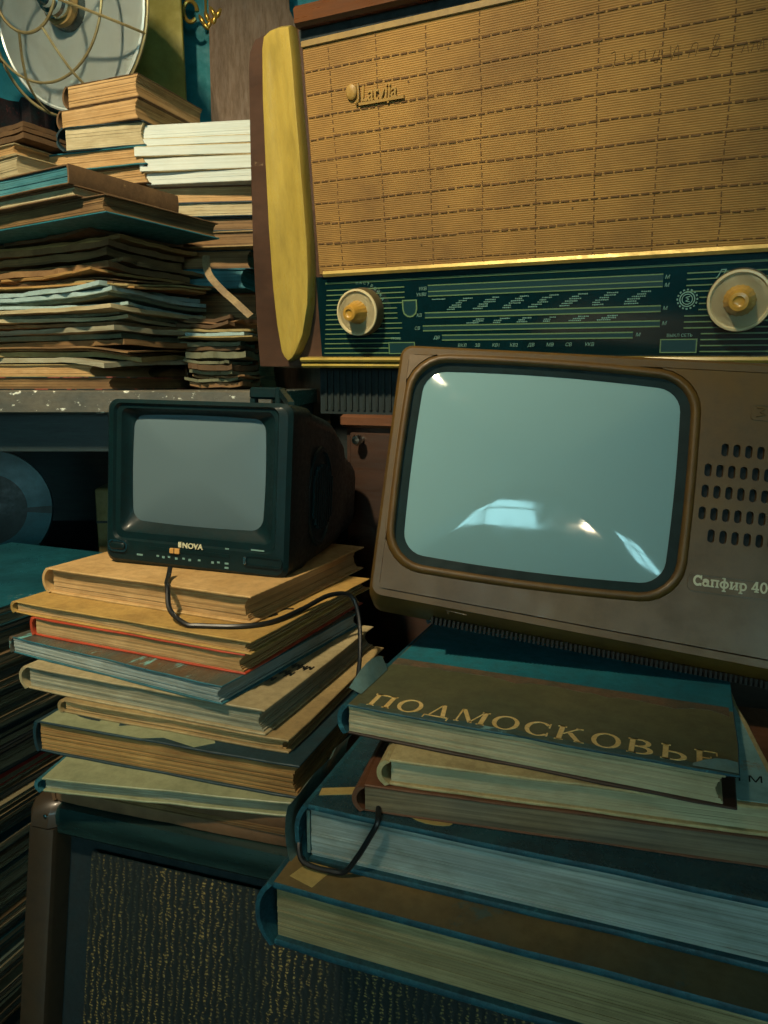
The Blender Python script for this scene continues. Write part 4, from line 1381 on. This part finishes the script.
text_obj('dial_lettering', 'ВЫКЛ СЕТЬ', .0050, 'dial_text', rd, (.1700, -.0002, -.0415), DT, .0002)
text_obj('dial_lettering', 'ГРОМК', .0045, 'dial_text', rd, (-.200, -.0002, -.0405), DT, .0002)
text_obj('dial_lettering', 'Л', .0130, 'dial_text', rd, (.2185, -.0002, .0240), DT, .0002, .35)
for i, c in enumerate('НАСТРОЙКА'):
    a = R(98 - i * 9)
    text_obj('dial_lettering', c, .0056, 'dial_text', rd, (-.2446 + .0375 * math.cos(a) - .002, -.0002, .0375 * math.sin(a)), (R(90), -(a - R(90)), 0), .0002)
for fx0, fx1 in ((.1630, .2048), (-.2045, -.1630)):
    fr = MB()
    oo = [(fx0, -.0605), (fx1, -.0605), (fx1, -.0440), (fx0, -.0440)]
    ii = [(fx0 + .0014, -.0593), (fx1 - .0014, -.0593), (fx1 - .0014, -.0453), (fx0 + .0014, -.0453)]
    fr.loft([[(x, .0006, z) for x, z in oo], [(x, -.0003, z) for x, z in oo], [(x, -.0003, z) for x, z in ii], [(x, .0006, z) for x, z in ii]])
    fr.build('dial_window_frame', 'dial_line', rd, smooth=0)
    MB().box(fx0 + .0014, fx1 - .0014, -.0001, .0006, -.0593, -.0453).build('dial_window', 'dial_teal', rd, smooth=0)
shd = [(-.1802, .0134), (-.1573, .0134), (-.1573, .0010), (-.1590, -.0055), (-.1640, -.0095), (-.1688, -.0105), (-.1735, -.0095), (-.1785, -.0055), (-.1802, .0010)]
shi = [(-.1688 + (x + .1688) * .82, .002 + (z - .002) * .84) for x, z in shd]
MB().prism(shi, -.0003, .0006).build('dial_shield', 'dial_teal', rd, smooth=0)
s2 = MB()
s2.loft([[(x, -.0004, z) for x, z in shd], [(x, -.0004, z) for x, z in shi]])
s2.build('shield_outline', 'dial_line', rd, smooth=0)
em = MB()
for r0, r1 in ((.0088, .0075), (.0062, .0052)):
    em.loft([[(.1905 + r_ * math.cos(i * math.tau / 24), -.0004, .0015 + r_ * math.sin(i * math.tau / 24)) for i in range(24)] for r_ in (r0, r1)])
for i in range(16):
    a = i * math.tau / 16
    em.box(-.0011, .0011, -.0004, .0005, .0100, .0118, mtx=Matrix.Translation((.1905, 0, .0015)) @ Matrix.Rotation(a, 4, 'Y'))
em.tube([(.1935, -.0003, .0045), (.189, -.0003, .0035), (.192, -.0003, .0015), (.189, -.0003, -.0005), (.1935, -.0003, -.0015)], .0006, 5, 4)
em.build('round_emblem', 'dial_text', rd, smooth=0)
# two knobs: turned collar, pale ring, ribbed cream centre
for kx, kz, big_ in ((-.2420, -.0005, .95), (.2470, -.001, 1.0)):
    MT = Matrix.Translation((kx, 0, kz))
    k_ = big_
    kb = MB().lathe([(.0345 * k_, .001), (.0350 * k_, -.004), (.0345 * k_, -.016), (.0335 * k_, -.0205), (.0305 * k_, -.021), (.0290 * k_, -.0185), (.0270 * k_, -.012), (.0200 * k_, -.009), (.0, -.008)], 48, MT).build('knob', 'knob_dark', rd)
    MB().lathe([(.0338 * k_, -.0195), (.0333 * k_, -.0218), (.0308 * k_, -.0222), (.0294 * k_, -.0195)], 48, MT).build('knob_ring', 'ring_pale', kb)
    kn = MB()
    n = 72
    lo = []
    for r_, y in ((.0200, -.008), (.0190, -.013), (.0165, -.020), (.0135, -.030), (.0118, -.040), (.0098, -.0435), (.0062, -.0440), (.0048, -.0425), (.003, -.042)):
        lo.append([(kx + k_ * r_ * (1 + (.035 if i % 4 < 2 and -.036 < y < -.012 else 0)) * math.cos(i * math.tau / n), y, kz + k_ * r_ * (1 + (.035 if i % 4 < 2 and -.036 < y < -.012 else 0)) * math.sin(i * math.tau / n)) for i in range(n)])
    kn.loft(lo, False, True).build('knob_cap', 'knob_ochre', kb, smooth=45)
# maker's script badge on the cloth, raised, with a round boss
bg = MB()
bg.loft([[(-.2365 + r_ * math.cos(i * math.tau / 20), y, .2775 + r_ * 1.15 * math.sin(i * math.tau / 20)) for i in range(20)] for r_, y in ((.0085, -.005), (.0080, -.009), (.006, -.0105))], False, True)
bg.tube([(-.2262, -.009, .2860), (-.2258, -.009, .2740), (-.2270, -.009, .2655), (-.2310, -.009, .2630)], .0016, 6)
M['badge'] = mat('dull_gilt_badge', '#a07f40', '#866830', rough=.45, bump=0)
bgo = bg.build('badge_boss', 'badge', rd)
t_ = text_obj('maker_badge', 'Latvija', .0255, 'badge', rd, (-.2235, -.0068, .2648), (R(90), R(2), 0), .0022, .12, .80, .0003)
MB().box(-.2262, -.1610, -.0095, -.005, .2600, .2635, mtx=Matrix.Rotation(R(.0), 4, 'Y')).build('badge_bar', 'badge', rd, smooth=0)
# faint pencil scrawl on the cloth
pc = MB()
for st_ in ([(.094, .2685), (.098, .2700), (.0985, .262), (.0965, .2545)], [(.108, .2660), (.110, .2600), (.117, .2610)], [(.1165, .2655), (.1170, .2530)], [(.124, .2660), (.1245, .2530)], [(.124, .2660), (.130, .2665), (.1305, .2535)],
            [(.141, .2650), (.1385, .2560), (.1435, .2530), (.1455, .2640)], [(.1565, .2660), (.1575, .2525)], [(.1575, .2525), (.164, .2660), (.165, .2520)], [(.175, .2520), (.179, .2640), (.184, .2635), (.182, .2520)],
            [(.196, .2480), (.203, .2640), (.2045, .2680), (.201, .2690), (.199, .2600), (.206, .2570), (.204, .2490), (.198, .2500)], [(.213, .2560), (.222, .2575)], [(.227, .2480), (.231, .2580), (.2335, .2480)], [(.236, .2480), (.240, .2580), (.243, .2480), (.246, .2590), (.248, .2480)]):
    pc.tube([(x, -.0062, z) for x, z in st_], .00035, 4, 4)
pc.build('pencil_scrawl', 'pencil', rd, smooth=0)
# plinth (recessed, fluted), and the cabinet the radio stands on
pb = thing('cabinet', 'dark wooden cabinet with brown top rail under the valve radio', 'cabinet', (.18658515, .98, -1.2), (0, 0, R(-26.84)))
off = .135 * 0
MB().box(-.345, .345, .046, .30, 1.1555, 1.2275).build('plinth', 'box_black', pb, smooth=0)
fl = MB()
for i in range(60):
    x = -.335 + i * .0112
    fl.box(x, x + .004, .043, .047, 1.162, 1.222)
fl.build('plinth_flutes', 'black_wood', pb, smooth=0, kind='stuff')
MB().box(-.30, .50, .026, .34, 1.136, 1.1555, .004).build('top_rail', 'wood_rail', pb)
MB().box(-.295, .495, .042, .335, .06, 1.136).build('body', 'wood_dark', pb, smooth=0)
dr = MB().box(-.285, .10, .032, .042, .90, 1.128, .002).build('drawer', 'wood_dark', pb)
MB().lathe([(.004, .012), (.003, .004), (.0075, .0), (.0085, -.006), (.006, -.011), (0, -.012)], 20, Matrix.Translation((-.262, .020, 1.122 - .004))).build('drawer_knob', 'chrome', dr)
MB().box(.115, .485, .032, .042, .90, 1.128, .002).build('drawer', 'wood_dark', pb)
for x in (-.27, .45):
    for y in (.04, .30):
        MB().box(x, x + .025, y - .01, y + .015, 0, .06).build('leg', 'wood_dark', pb, smooth=0)


# ------------------------------------------------------------------ wall shelf at the left with its heap of old books and papers
PZ = -.0085
PY = 1.13
shf = thing('wall_shelf', 'plank shelf with chipped grey front edge carrying the heap of old papers', 'shelf', (-.55, PY, -.47))
MB().box(-.75, .38, 0, .788, .47 - .0085 - .034, .47 - .0085, .002).build('plank', 'plank', shf)
MB().box(-.75, .36, .05, .07, .47 - .105, .47 - .0430).build('apron_board', 'plank_dark', shf, smooth=0)
MB().box(-.72, .34, .17, .79, .10, .115).build('lower_plank', 'plank_dark', shf, smooth=0)
for x in (-.75, .34):
    MB().box(x, x + .03, .08, .788, -.73, .47 - .0425).build('side_board', 'plank_dark', shf, smooth=0)
bp_ = thing('back_panel', 'dark back panel behind the plank shelf, widened to stand in for shade', 'panel', (-.55, PY, -1.2))
MB().box(-.72, .62, .79, .81, 0, 1.37).build('panel', 'plank_dark', bp_, smooth=0)  # widened past the shelf to hide the lit wall and keep it dark
# things in the dark bay under the plank
cr = MB()
cr.lathe([(.0, .02), (.08, .018), (.112, -.008), (.118, -.012), (.116, -.02), (.070, -.006), (.0, .005)], 48)
cr.mi = [1 if f_ >= len(cr.f) - 49 else 0 for f_ in range(len(cr.f))]
tag(cr.build('enamel_dish', ['plate_teal', 'black_wood'], None, loc=(-.775, 1.42, -.355 + .114 + CZ), rot=(R(-14), 0, R(20))), 'round teal enamel dish leaning in the dark bay under the shelf plank', 'dish')
ob = thing('cardboard_box', 'olive cardboard box in the dark bay behind the black television', 'box', (-.475, 1.42, -.355), (0, 0, R(6)))
MB().box(-.07, .075, -.06, .06, 0, .165, .003).build('carton', 'olive_box', ob)
MB().box(-.07, .075, -.062, -.06, .10, .104).build('lid_edge', 'box_black', ob, smooth=0)
MB().box(-.035, .02, -.063, -.06, .01, .07).build('paper_label', 'tape', ob, smooth=0)


def up(x, y, k): return (x * k, y * k)


# front heap, bottom to top (front right corner of each)
k2 = 1.27 / 1.12
GP = 'old books and papers heaped on the plank shelf'
z = PZ
heap = [
    # label, corner x, corner y, thickness, yaw, length, depth, maker, args
    ('red and black covered thin book at the bottom of the heap, on the plank', -.445, 1.225, .022, -14, .36, .24, 'book', ('red_black', 'pg_brown')),
    ('low tan paperback block near the bottom of the heap', -.490, 1.265, .0215, -12, .20, .20, 'book', ('paper_old', 'pg_tan')),
    ('grey papers with curled right ends, low in the heap', -.435, 1.255, .028, -16, .36, .23, 'leaf', (['pg_grey', 'paper_old', 'kraft', 'pg_brown'], 4)),
    ('greenish old booklets in the lower middle of the heap', -.432, 1.260, .041, -22, .34, .22, 'leaf', (['pg_brown', 'paper_green', 'pg_grey', 'kraft'], 4)),
    ('cream magazine bundle spreading across the heap below the blue white sheets', -.440, 1.235, .030, -20, .38, .25, 'leaf', (['pg_pale', 'paper_green', 'pg_pale', 'paper_blue'], 4)),
    ('loose blue white sheets with a raised peak in the middle of the heap', -.450, 1.250, .027, -24, .34, .24, 'leaf', (['paper_green', 'paper_blue', 'paper_blue'], 3)),
    ('frayed brown sheets sticking out over the blue white sheets', -.420, 1.245, .018, -26, .36, .20, 'leaf', (['kraft', 'pg_gold', 'paper_old', 'kraft_dark'], 5)),
    ('thick brown folder of old papers in the upper heap', -.448, 1.262, .028, -28, .36, .20, 'leaf', (['pg_gold', 'kraft', 'pg_brown'], 3)),
    ('dark brown bundle of papers right under the teal backed book', -.452, 1.270, .0455, -29, .36, .19, 'leaf', (['pg_brown', 'kraft', 'pg_gold', 'kraft_dark'], 4)),
    ('old brown hardback with a teal back cover jutting out of the heap', -.4130, 1.150, .0270, -31, .42, .24, 'book', ('old_brown', 'pg_brown')),
    ('white paged thin book near the top of the heap', -.462, 1.165, .0160, -30, .32, .20, 'book', ('old_brown', 'pg_pale')),
    ('brown covered book with blue page edges on top of the heap', -.468, 1.160, .0280, -30, .33, .22, 'book', ('old_brown', 'pg_teal')),
]
for lab, x, y, t, yaw, ln, dp, kind, a in heap:
    if kind == 'book':
        kw = dict(group=GP, seed=lab)
        if 'teal back' in lab: kw.update(edge=None, bulge=.1)
        if 'blue page' in lab: kw.update(spine_at='right', bulge=.05, spine='old_brown')
        o = book('book', lab, (x, y), z, yaw, ln, dp, t, a[0], a[1], **kw)
        if 'teal back' in lab:
            for ch in o.children:
                if ch.name.startswith('back_cover'): ch.data.materials[0] = M['teal_cloth']
    else:
        leaflet('papers', lab, (x, y), z, yaw, ln, dp, t, a[0], a[1], wave=.010, fray=.018, group=GP, turn=7, droop=(-.022 if 'frayed' in lab or 'curled' in lab else .012 if 'raised peak' in lab else 0))
    z += t
print('heap top', z)

# right-hand side of the heap: pieces poking out to the radio
GR2 = 'papers poking out beside the radio'
zz = PZ
for lab, x, y, t, yaw, ln, dp, m_, n in [
    ('brown papers poking out at the foot of the heap beside the radio', -.268, 1.370, .022, -12, .10, .11, ['kraft', 'paper_green'], 3),
    ('grey green papers poking out low beside the radio', -.280, 1.362, .028, -16, .09, .11, ['paper_green', 'kraft_dark'], 3),
    ('dark grey papers poking out above the low grey green ones beside the radio', -.262, 1.372, .034, -9, .11, .11, ['paper_green', 'kraft_dark', 'paper_green'], 3),
    ('curved bluish sheets sloping down beside the radio', -.240, 1.345, .018, -14, .15, .12, ['paper_old', 'paper_blue'], 3),
    ('bent brown papers lying on the curved bluish sheets', -.275, 1.365, .022, -18, .11, .11, ['kraft_dark', 'kraft'], 3)]:
    leaflet('papers', lab, (x, y), zz, yaw, ln, dp, t, m_, n, wave=.014, fray=.010, group=GR2, turn=8)
    zz += t + .0015
print('right part top', zz)

# rear stack carrying the white booklets and the old tan books
GQ = 'books at the back of the plank shelf'
KB = 1.42 / 1.3
rear = [('dark teal striped book block beside the radio, behind the ribbon', -.262, 1.445, .036, -7, .13, .17, 'teal_cloth', 'pg_teal', .136),
        ('blackish book in shade over the dark teal block, beside the radio', -.25, 1.45, .0355, -8, .15, .17, 'navy_cloth', 'pg_brown', None),  # dark book added to fill a shaded gap in the stack
        ('beige book lying over the dark teal block beside the radio', -.225, 1.415, .028, -10, .21, .18, 'beige_board', 'pg_brown', None),
        ('blackish teal book in the rear stack beside the radio', -.232, 1.42, .0245, -7, .20, .18, 'navy_cloth', 'pg_brown', None),
        ('beige book with a navy band in the rear stack beside the radio', -.229, 1.415, .026, -6, .20, .18, 'navy_cloth', 'pg_pale', None),
        ('tan book in the rear stack, just under the white booklets', -.229, 1.42, .0293, -6, .20, .18, 'brown_board', 'pg_tan', None)]
zq = PZ
fill = [('thick brown ledger at the foot of the rear stack', .0947, 'old_brown', 'pg_brown'), ('second thick brown ledger in the rear stack', .0947, 'kraft_dark', 'pg_brown')]
for lab, t, cm, pm in fill:
    book('ledger', lab, (-.245, 1.515), zq, -6, .14, .13, t, cm, pm, group=GQ)
    zq += t
for lab, x, y, t, yaw, ln, dp, cm, pm, _ in rear:
    book('book', lab, (x, y), zq, yaw, ln, dp, t, cm, pm, group=GQ, spine_at='back')
    zq += t
print('rear top', zq, 'target', .3285 * KB)
WB = zq
GW = 'white booklets beside the radio'
wl = ['lowest white booklet of the five beside the radio', 'second white booklet from the bottom beside the radio', 'middle white booklet with a curled cream cover beside the radio',
      'second white booklet from the top beside the radio', 'topmost white booklet of the five beside the radio']
wt = [.0200, .0245, .0185, .0145, .0240]
for i, (lab, t) in enumerate(zip(wl, wt)):
    dx = (.006, -.002, -.006, 0, -.003)[i]
    book('booklet', lab, (-.222 + rnd.uniform(-.003, .003), 1.392 + rnd.uniform(-.003, .003)), zq, -8 + (-1.5, .8, 2.5, .5, -.6)[i], .222 - dx, .17, t, 'white_paper', 'pg_white', group=GW, board=.0017 if i in (1, 2, 3) else .0008, over=-.0006 if i in (1, 2, 3) else 0,
         spine_at='back', bulge=.0, fray=.0003, hollow=0, cat='booklet', spine='cream_worn' if i == 2 else None, edge='cream_worn' if i in (1, 2, 3) else None, turn=i)
    zq += t
# stack of old books left of the white booklets
GO = 'old books in the rear stack under the heater'
zo = PZ
for lab, t, cm, pm in [('thick brown ledger low behind the paper heap, under the old tan books', .1235, 'old_brown', 'pg_brown'), ('thick dark ledger in the middle behind the paper heap', .1235, 'kraft_dark', 'pg_brown'), ('brown volume behind the top of the paper heap', .1235, 'old_brown', 'pg_tan')]:
    book('ledger', lab, (-.430, 1.540), zo, -22, .20, .10, t, cm, pm, group=GO)
    zo += t
def zpx(v): return v * KB
old = [('cream paged book at the foot of the rear old books', (-.428, 1.415), .0308, -20, .25, .23, 'old_brown', 'pg_tan', dict()),
       ('tan paged book between two dark blue boards, left of the white booklets', (-.428, 1.410), .0321, -17, .22, .23, 'teal_cloth', 'pg_tan', dict(bulge=.1)),
       ('slim dark blue book with white page edges under the old tan books', (-.428, 1.412), .0420, -14, .17, .23, 'navy_cloth', 'pg_pale', dict(bulge=.35)),
       ('lower of the two old tan books in front of the heater', (-.436, 1.405), .0350, -22, .18, .19, 'old_brown', 'pg_tan', dict(board=.0018, over=.001)),
       ('upper of the two old tan books in front of the heater', (-.432, 1.402), .0390, -22, .165, .19, 'old_brown', 'pg_tan', dict(board=.0018, over=.001))]
print('old base', zo, 'target', zpx(.3316))
for lab, F, t, yaw, ln, dp, cm, pm, kw in old:
    book('book', lab, F, zo, yaw, ln, dp, t, cm, pm, group=GO, **kw)
    zo += t
print('old top', zo, 'target', zpx(.4972))
# far left rear stack
GF = 'books at the far left of the rear'
zf = PZ
for lab, t, cm, pm, F, yaw, ln in [('thick brown ledger at the far left low behind the heap', .1265, 'old_brown', 'pg_brown', (-.665, 1.60), -30, .24), ('thick dark ledger at the far left behind the heap', .1265, 'kraft_dark', 'pg_brown', (-.665, 1.60), -28, .24),
                                   ('brown ledger at the far left behind the blue edged book', .1265, 'old_brown', 'pg_brown', (-.665, 1.60), -28, .24),
                                   ('worn cream book at the far left edge under the curved brown paperback', .036, 'cream_board', 'pg_pale', (-.655, 1.400), -33, .22),
                                   ('slim cream book at the far left edge of the rear', .020, 'cream_board', 'pg_tan', (-.660, 1.405), -30, .22)]:
    book('book', lab, F, zf, yaw, ln, .2 if t < .05 else .13, t, cm, pm, group=GF)
    zf += t
leaflet('paperback', 'curved brown paperback on top at the far left, below the heater', (-.640, 1.40), zf, -30, .22, .22, .034, ['kraft_dark', 'old_brown'], 3, wave=.012, fray=.003, group=GF, cat='book')
print('farleft top', zf)

# beige ribbon looping down beside the radio
rbn = MB().tube([(-.318, 1.375, .228), (-.3165, 1.362, .213), (-.308, 1.352, .190), (-.285, 1.340, .165), (-.262, 1.330, .145), (-.232, 1.318, .118)], .0065, 6, 6, flat=.0012)
tag(rbn.build('ribbon', 'ribbon', None, loc=(0, 0, CZ)), 'beige ribbon strap sloping down over the papers beside the radio', 'ribbon')

# ------------------------------------------------------------------ boards, heater and ornament at the back
bo = thing('board', 'olive green painted board leaning on the teal wall behind the heater', 'board', (-.55, 1.90, PZ), (R(2), 0, 0))
MB().box(-.10, .085, -.012, 0, 0, 1.15, .002).build('panel', 'olive_board', bo)
bo = thing('board', 'tall brown hardboard sheet standing behind the left side of the radio', 'board', (-.30, 1.90, -1.2), (0, 0, 0))
MB().prism([(-.135, 0), (.20, 0), (.135, 1.95), (.080, 2.06), (.070, 2.30), (-.105, 2.30)], -.016, -.006).build('panel', 'hardboard', bo, smooth=0)

ht = thing('reflector_heater', 'round polished aluminium reflector heater behind a bent wire guard', 'heater', (-.628, 1.66, PZ + .008))
AX = Matrix.Translation((.012, 0, .752)) @ Euler((R(7), 0, R(-22)), 'XYZ').to_matrix().to_4x4() @ Matrix.Scale(1.13, 4)
def lat(prof, n=56): return MB().lathe(prof, n, AX)
ds = lat([(.168, -.040), (.165, -.042), (.160, -.038), (.14, -.012), (.115, .012), (.08, .030), (.045, .038), (.03, .040), (.03, .046), (.082, .036), (.118, .018), (.145, -.008), (.164, -.036), (.168, -.040)])
ds.build('dish', 'steel', ht, smooth=60)
lat([(.056, .036), (.054, .015), (.050, -.010), (.043, -.035), (.036, -.052), (.03, -.060), (.0, -.060)], 40).build('element_cone', 'ceramic', ht)
lat([(.0365, -.052), (.038, -.056), (.0345, -.0625), (.0305, -.062)], 40).build('fawn_ring', 'fawn', ht)
lat([(.0285, -.060), (.0275, -.072), (.0235, -.076), (.0225, -.084), (.0165, -.088), (.0155, -.095), (.009, -.100), (.0, -.101)], 40).build('element_tip', 'chrome', ht)
gd = MB()
def cir(r_, y, n=28): return [tuple(AX @ Vector((r_ * math.cos(i * math.tau / n), y, r_ * math.sin(i * math.tau / n)))) for i in range(n)]
gd.tube(cir(.178, -.045), +.0032, 7, 2, closed=True)
gd.build('guard_ring', 'wire', ht)
gd = MB(); gd.tube(cir(.134, -.105), +.0027, 7, 2, closed=True); gd.build('guard_ring', 'wire', ht)
gd = MB(); gd.tube(cir(.066, -.135), +.0030, 7, 2, closed=True); gd.build('guard_ring', 'wire', ht)
for i in range(8):
    a = R(22 + i * 45)
    gd = MB()
    gd.tube([tuple(AX @ Vector((r_ * math.cos(a), y, r_ * math.sin(a)))) for r_, y in ((.066, -.135), (.105, -.122), (.138, -.105), (.165, -.075), (.178, -.045))], .0026, 6, 4)
    gd.build('guard_wire', 'wire', ht)
MB().tube([tuple(AX @ Vector((0, .045, 0))), tuple(AX @ Vector((0, .085, -.02))), (.05, .12, .60), (.05, .12, .3), (.05, .12, .02)], .011, 12).build('stand_pole', 'chrome', ht)
MB().lathe([(.0, -.03), (.03, -.025), (.10, -.012), (.11, 0), (0, 0)], 40, Matrix.Translation((.05, .12, 0)) @ Matrix.Rotation(R(-90), 4, 'X')).build('stand_base', 'lamp_enamel', ht)

# gilt ornament hanging at the top
orn = thing('ornament', 'gilded curled ornament with leaf drops hanging on the teal wall', 'ornament', (-.435, 1.90, .845))
MB().tube([tuple((.016 * math.cos(i * .55) * (1 + .0 * i) - .016, -.015, .022 * math.sin(i * .55) + .012)) for i in range(11)], .0048, 8, 4).build('scroll', 'gilded', orn)
for i, (x, z, a) in enumerate(((.010, -.006, -30), (.022, .002, -20), (.028, -.014, 25), (.040, -.004, 15), (.018, -.018, -45), (.036, .012, -30), (.050, .008, 30))):
    lf = MB().lathe([(0, -.014), (.0045, -.009), (.006, -.001), (.0042, .008), (0, .014)], 12, Matrix.Translation((x, -.015, z)) @ Matrix.Rotation(R(a), 4, 'Y') @ Matrix.Rotation(R(90), 4, 'X'))
    lf.build('leaf_drop', 'gilded', orn)
MB().tube([(.02, -.014, .01), (.02, -.012, .05), (.02, -.006, .12)], .003, 6).build('hanger', 'gilded', orn)
# bits at the far left edge
tag(MB().lathe([(0, -.03), (.018, -.026), (.027, -.008), (.027, .010), (.018, .026), (0, .03)], 24, Matrix.Rotation(R(90), 4, 'X')).build('clay_bell', 'terracotta', None, loc=(-.845, 1.60, .800 + CZ)), 'small orange clay bell at the far left edge beside the heater', 'bell')
cl = MB()
g = []
for j in range(9):
    for i in range(9):
        u, v = i / 8, j / 8
        g.append((-.95 + .16 * u, 1.93 - .02 * math.sin(u * 14) - .012, .35 + .33 * v))
cl.add(g, [(j * 9 + i, j * 9 + i + 1, j * 9 + i + 10, j * 9 + i + 9) for j in range(8) for i in range(8)])
tag(cl.build('cloth', 'plaid', None, loc=(0, 0, CZ)), 'dark red checked cloth hanging at the far left behind the heater guard', 'cloth')

# ------------------------------------------------------------------ cords
z1 = -.205 * KL
cord = MB().tube([(-.246, .822, z1 + .012), (-.2445, .808, z1 + .004), (-.241, .790, z1 + .003), (-.236, .776, z1 + .001), (-.229, .757, z1 - .018), (-.208, .738, z1 - .0275), (-.192, .735, z1 - .0285),
                  (-.150, .733, z1 - .0285), (-.118, .748, z1 - .0285), (-.090, .790, z1 - .0270), (-.064, .832, z1 - .024), (-.040, .850, z1 - .030), (-.030, .842, z1 - .055), (-.028, .815, z1 - .09), (-.031, .80, z1 - .12)], .0028, 8, 6)
tag(cord.build('power_cord', 'black_cord', None, loc=(0, 0, CZ)), 'black power cord of the small television draped over the left book stack', 'cord')
b, ln, dp, t = big[3]
tr = b.matrix_basis
X0, Y0 = -ln / 2, -dp / 2
pts = [(X0 + .050, Y0 + .098, t + .032), (X0 + .052, Y0 + .070, t + .024), (X0 + .055, Y0 + .036, t + .014), (X0 + .059, Y0 + .010, t + .0045), (X0 + .063, Y0 - .003, t + .001), (X0 + .057, Y0 - .0045, t * .75), (X0 + .047, Y0 - .005, t * .38), (X0 + .037, Y0 - .006, t * .10),
       (X0 + .026, Y0 - .007, .0035), (X0 + .012, Y0 - .007, .0035), (X0 + .001, Y0 - .006, .006), (X0 - .004, Y0 - .001, .013), (X0 - .006, Y0 + .006, .020)]
Mx = Matrix.Translation(b.location) @ b.rotation_euler.to_matrix().to_4x4()
tag(MB().tube([tuple(Mx @ Vector(p)) for p in pts], .0022, 8, 6).build('cord', 'black_cord'), 'thin black cord hanging over the front of the navy glossy book', 'cord')
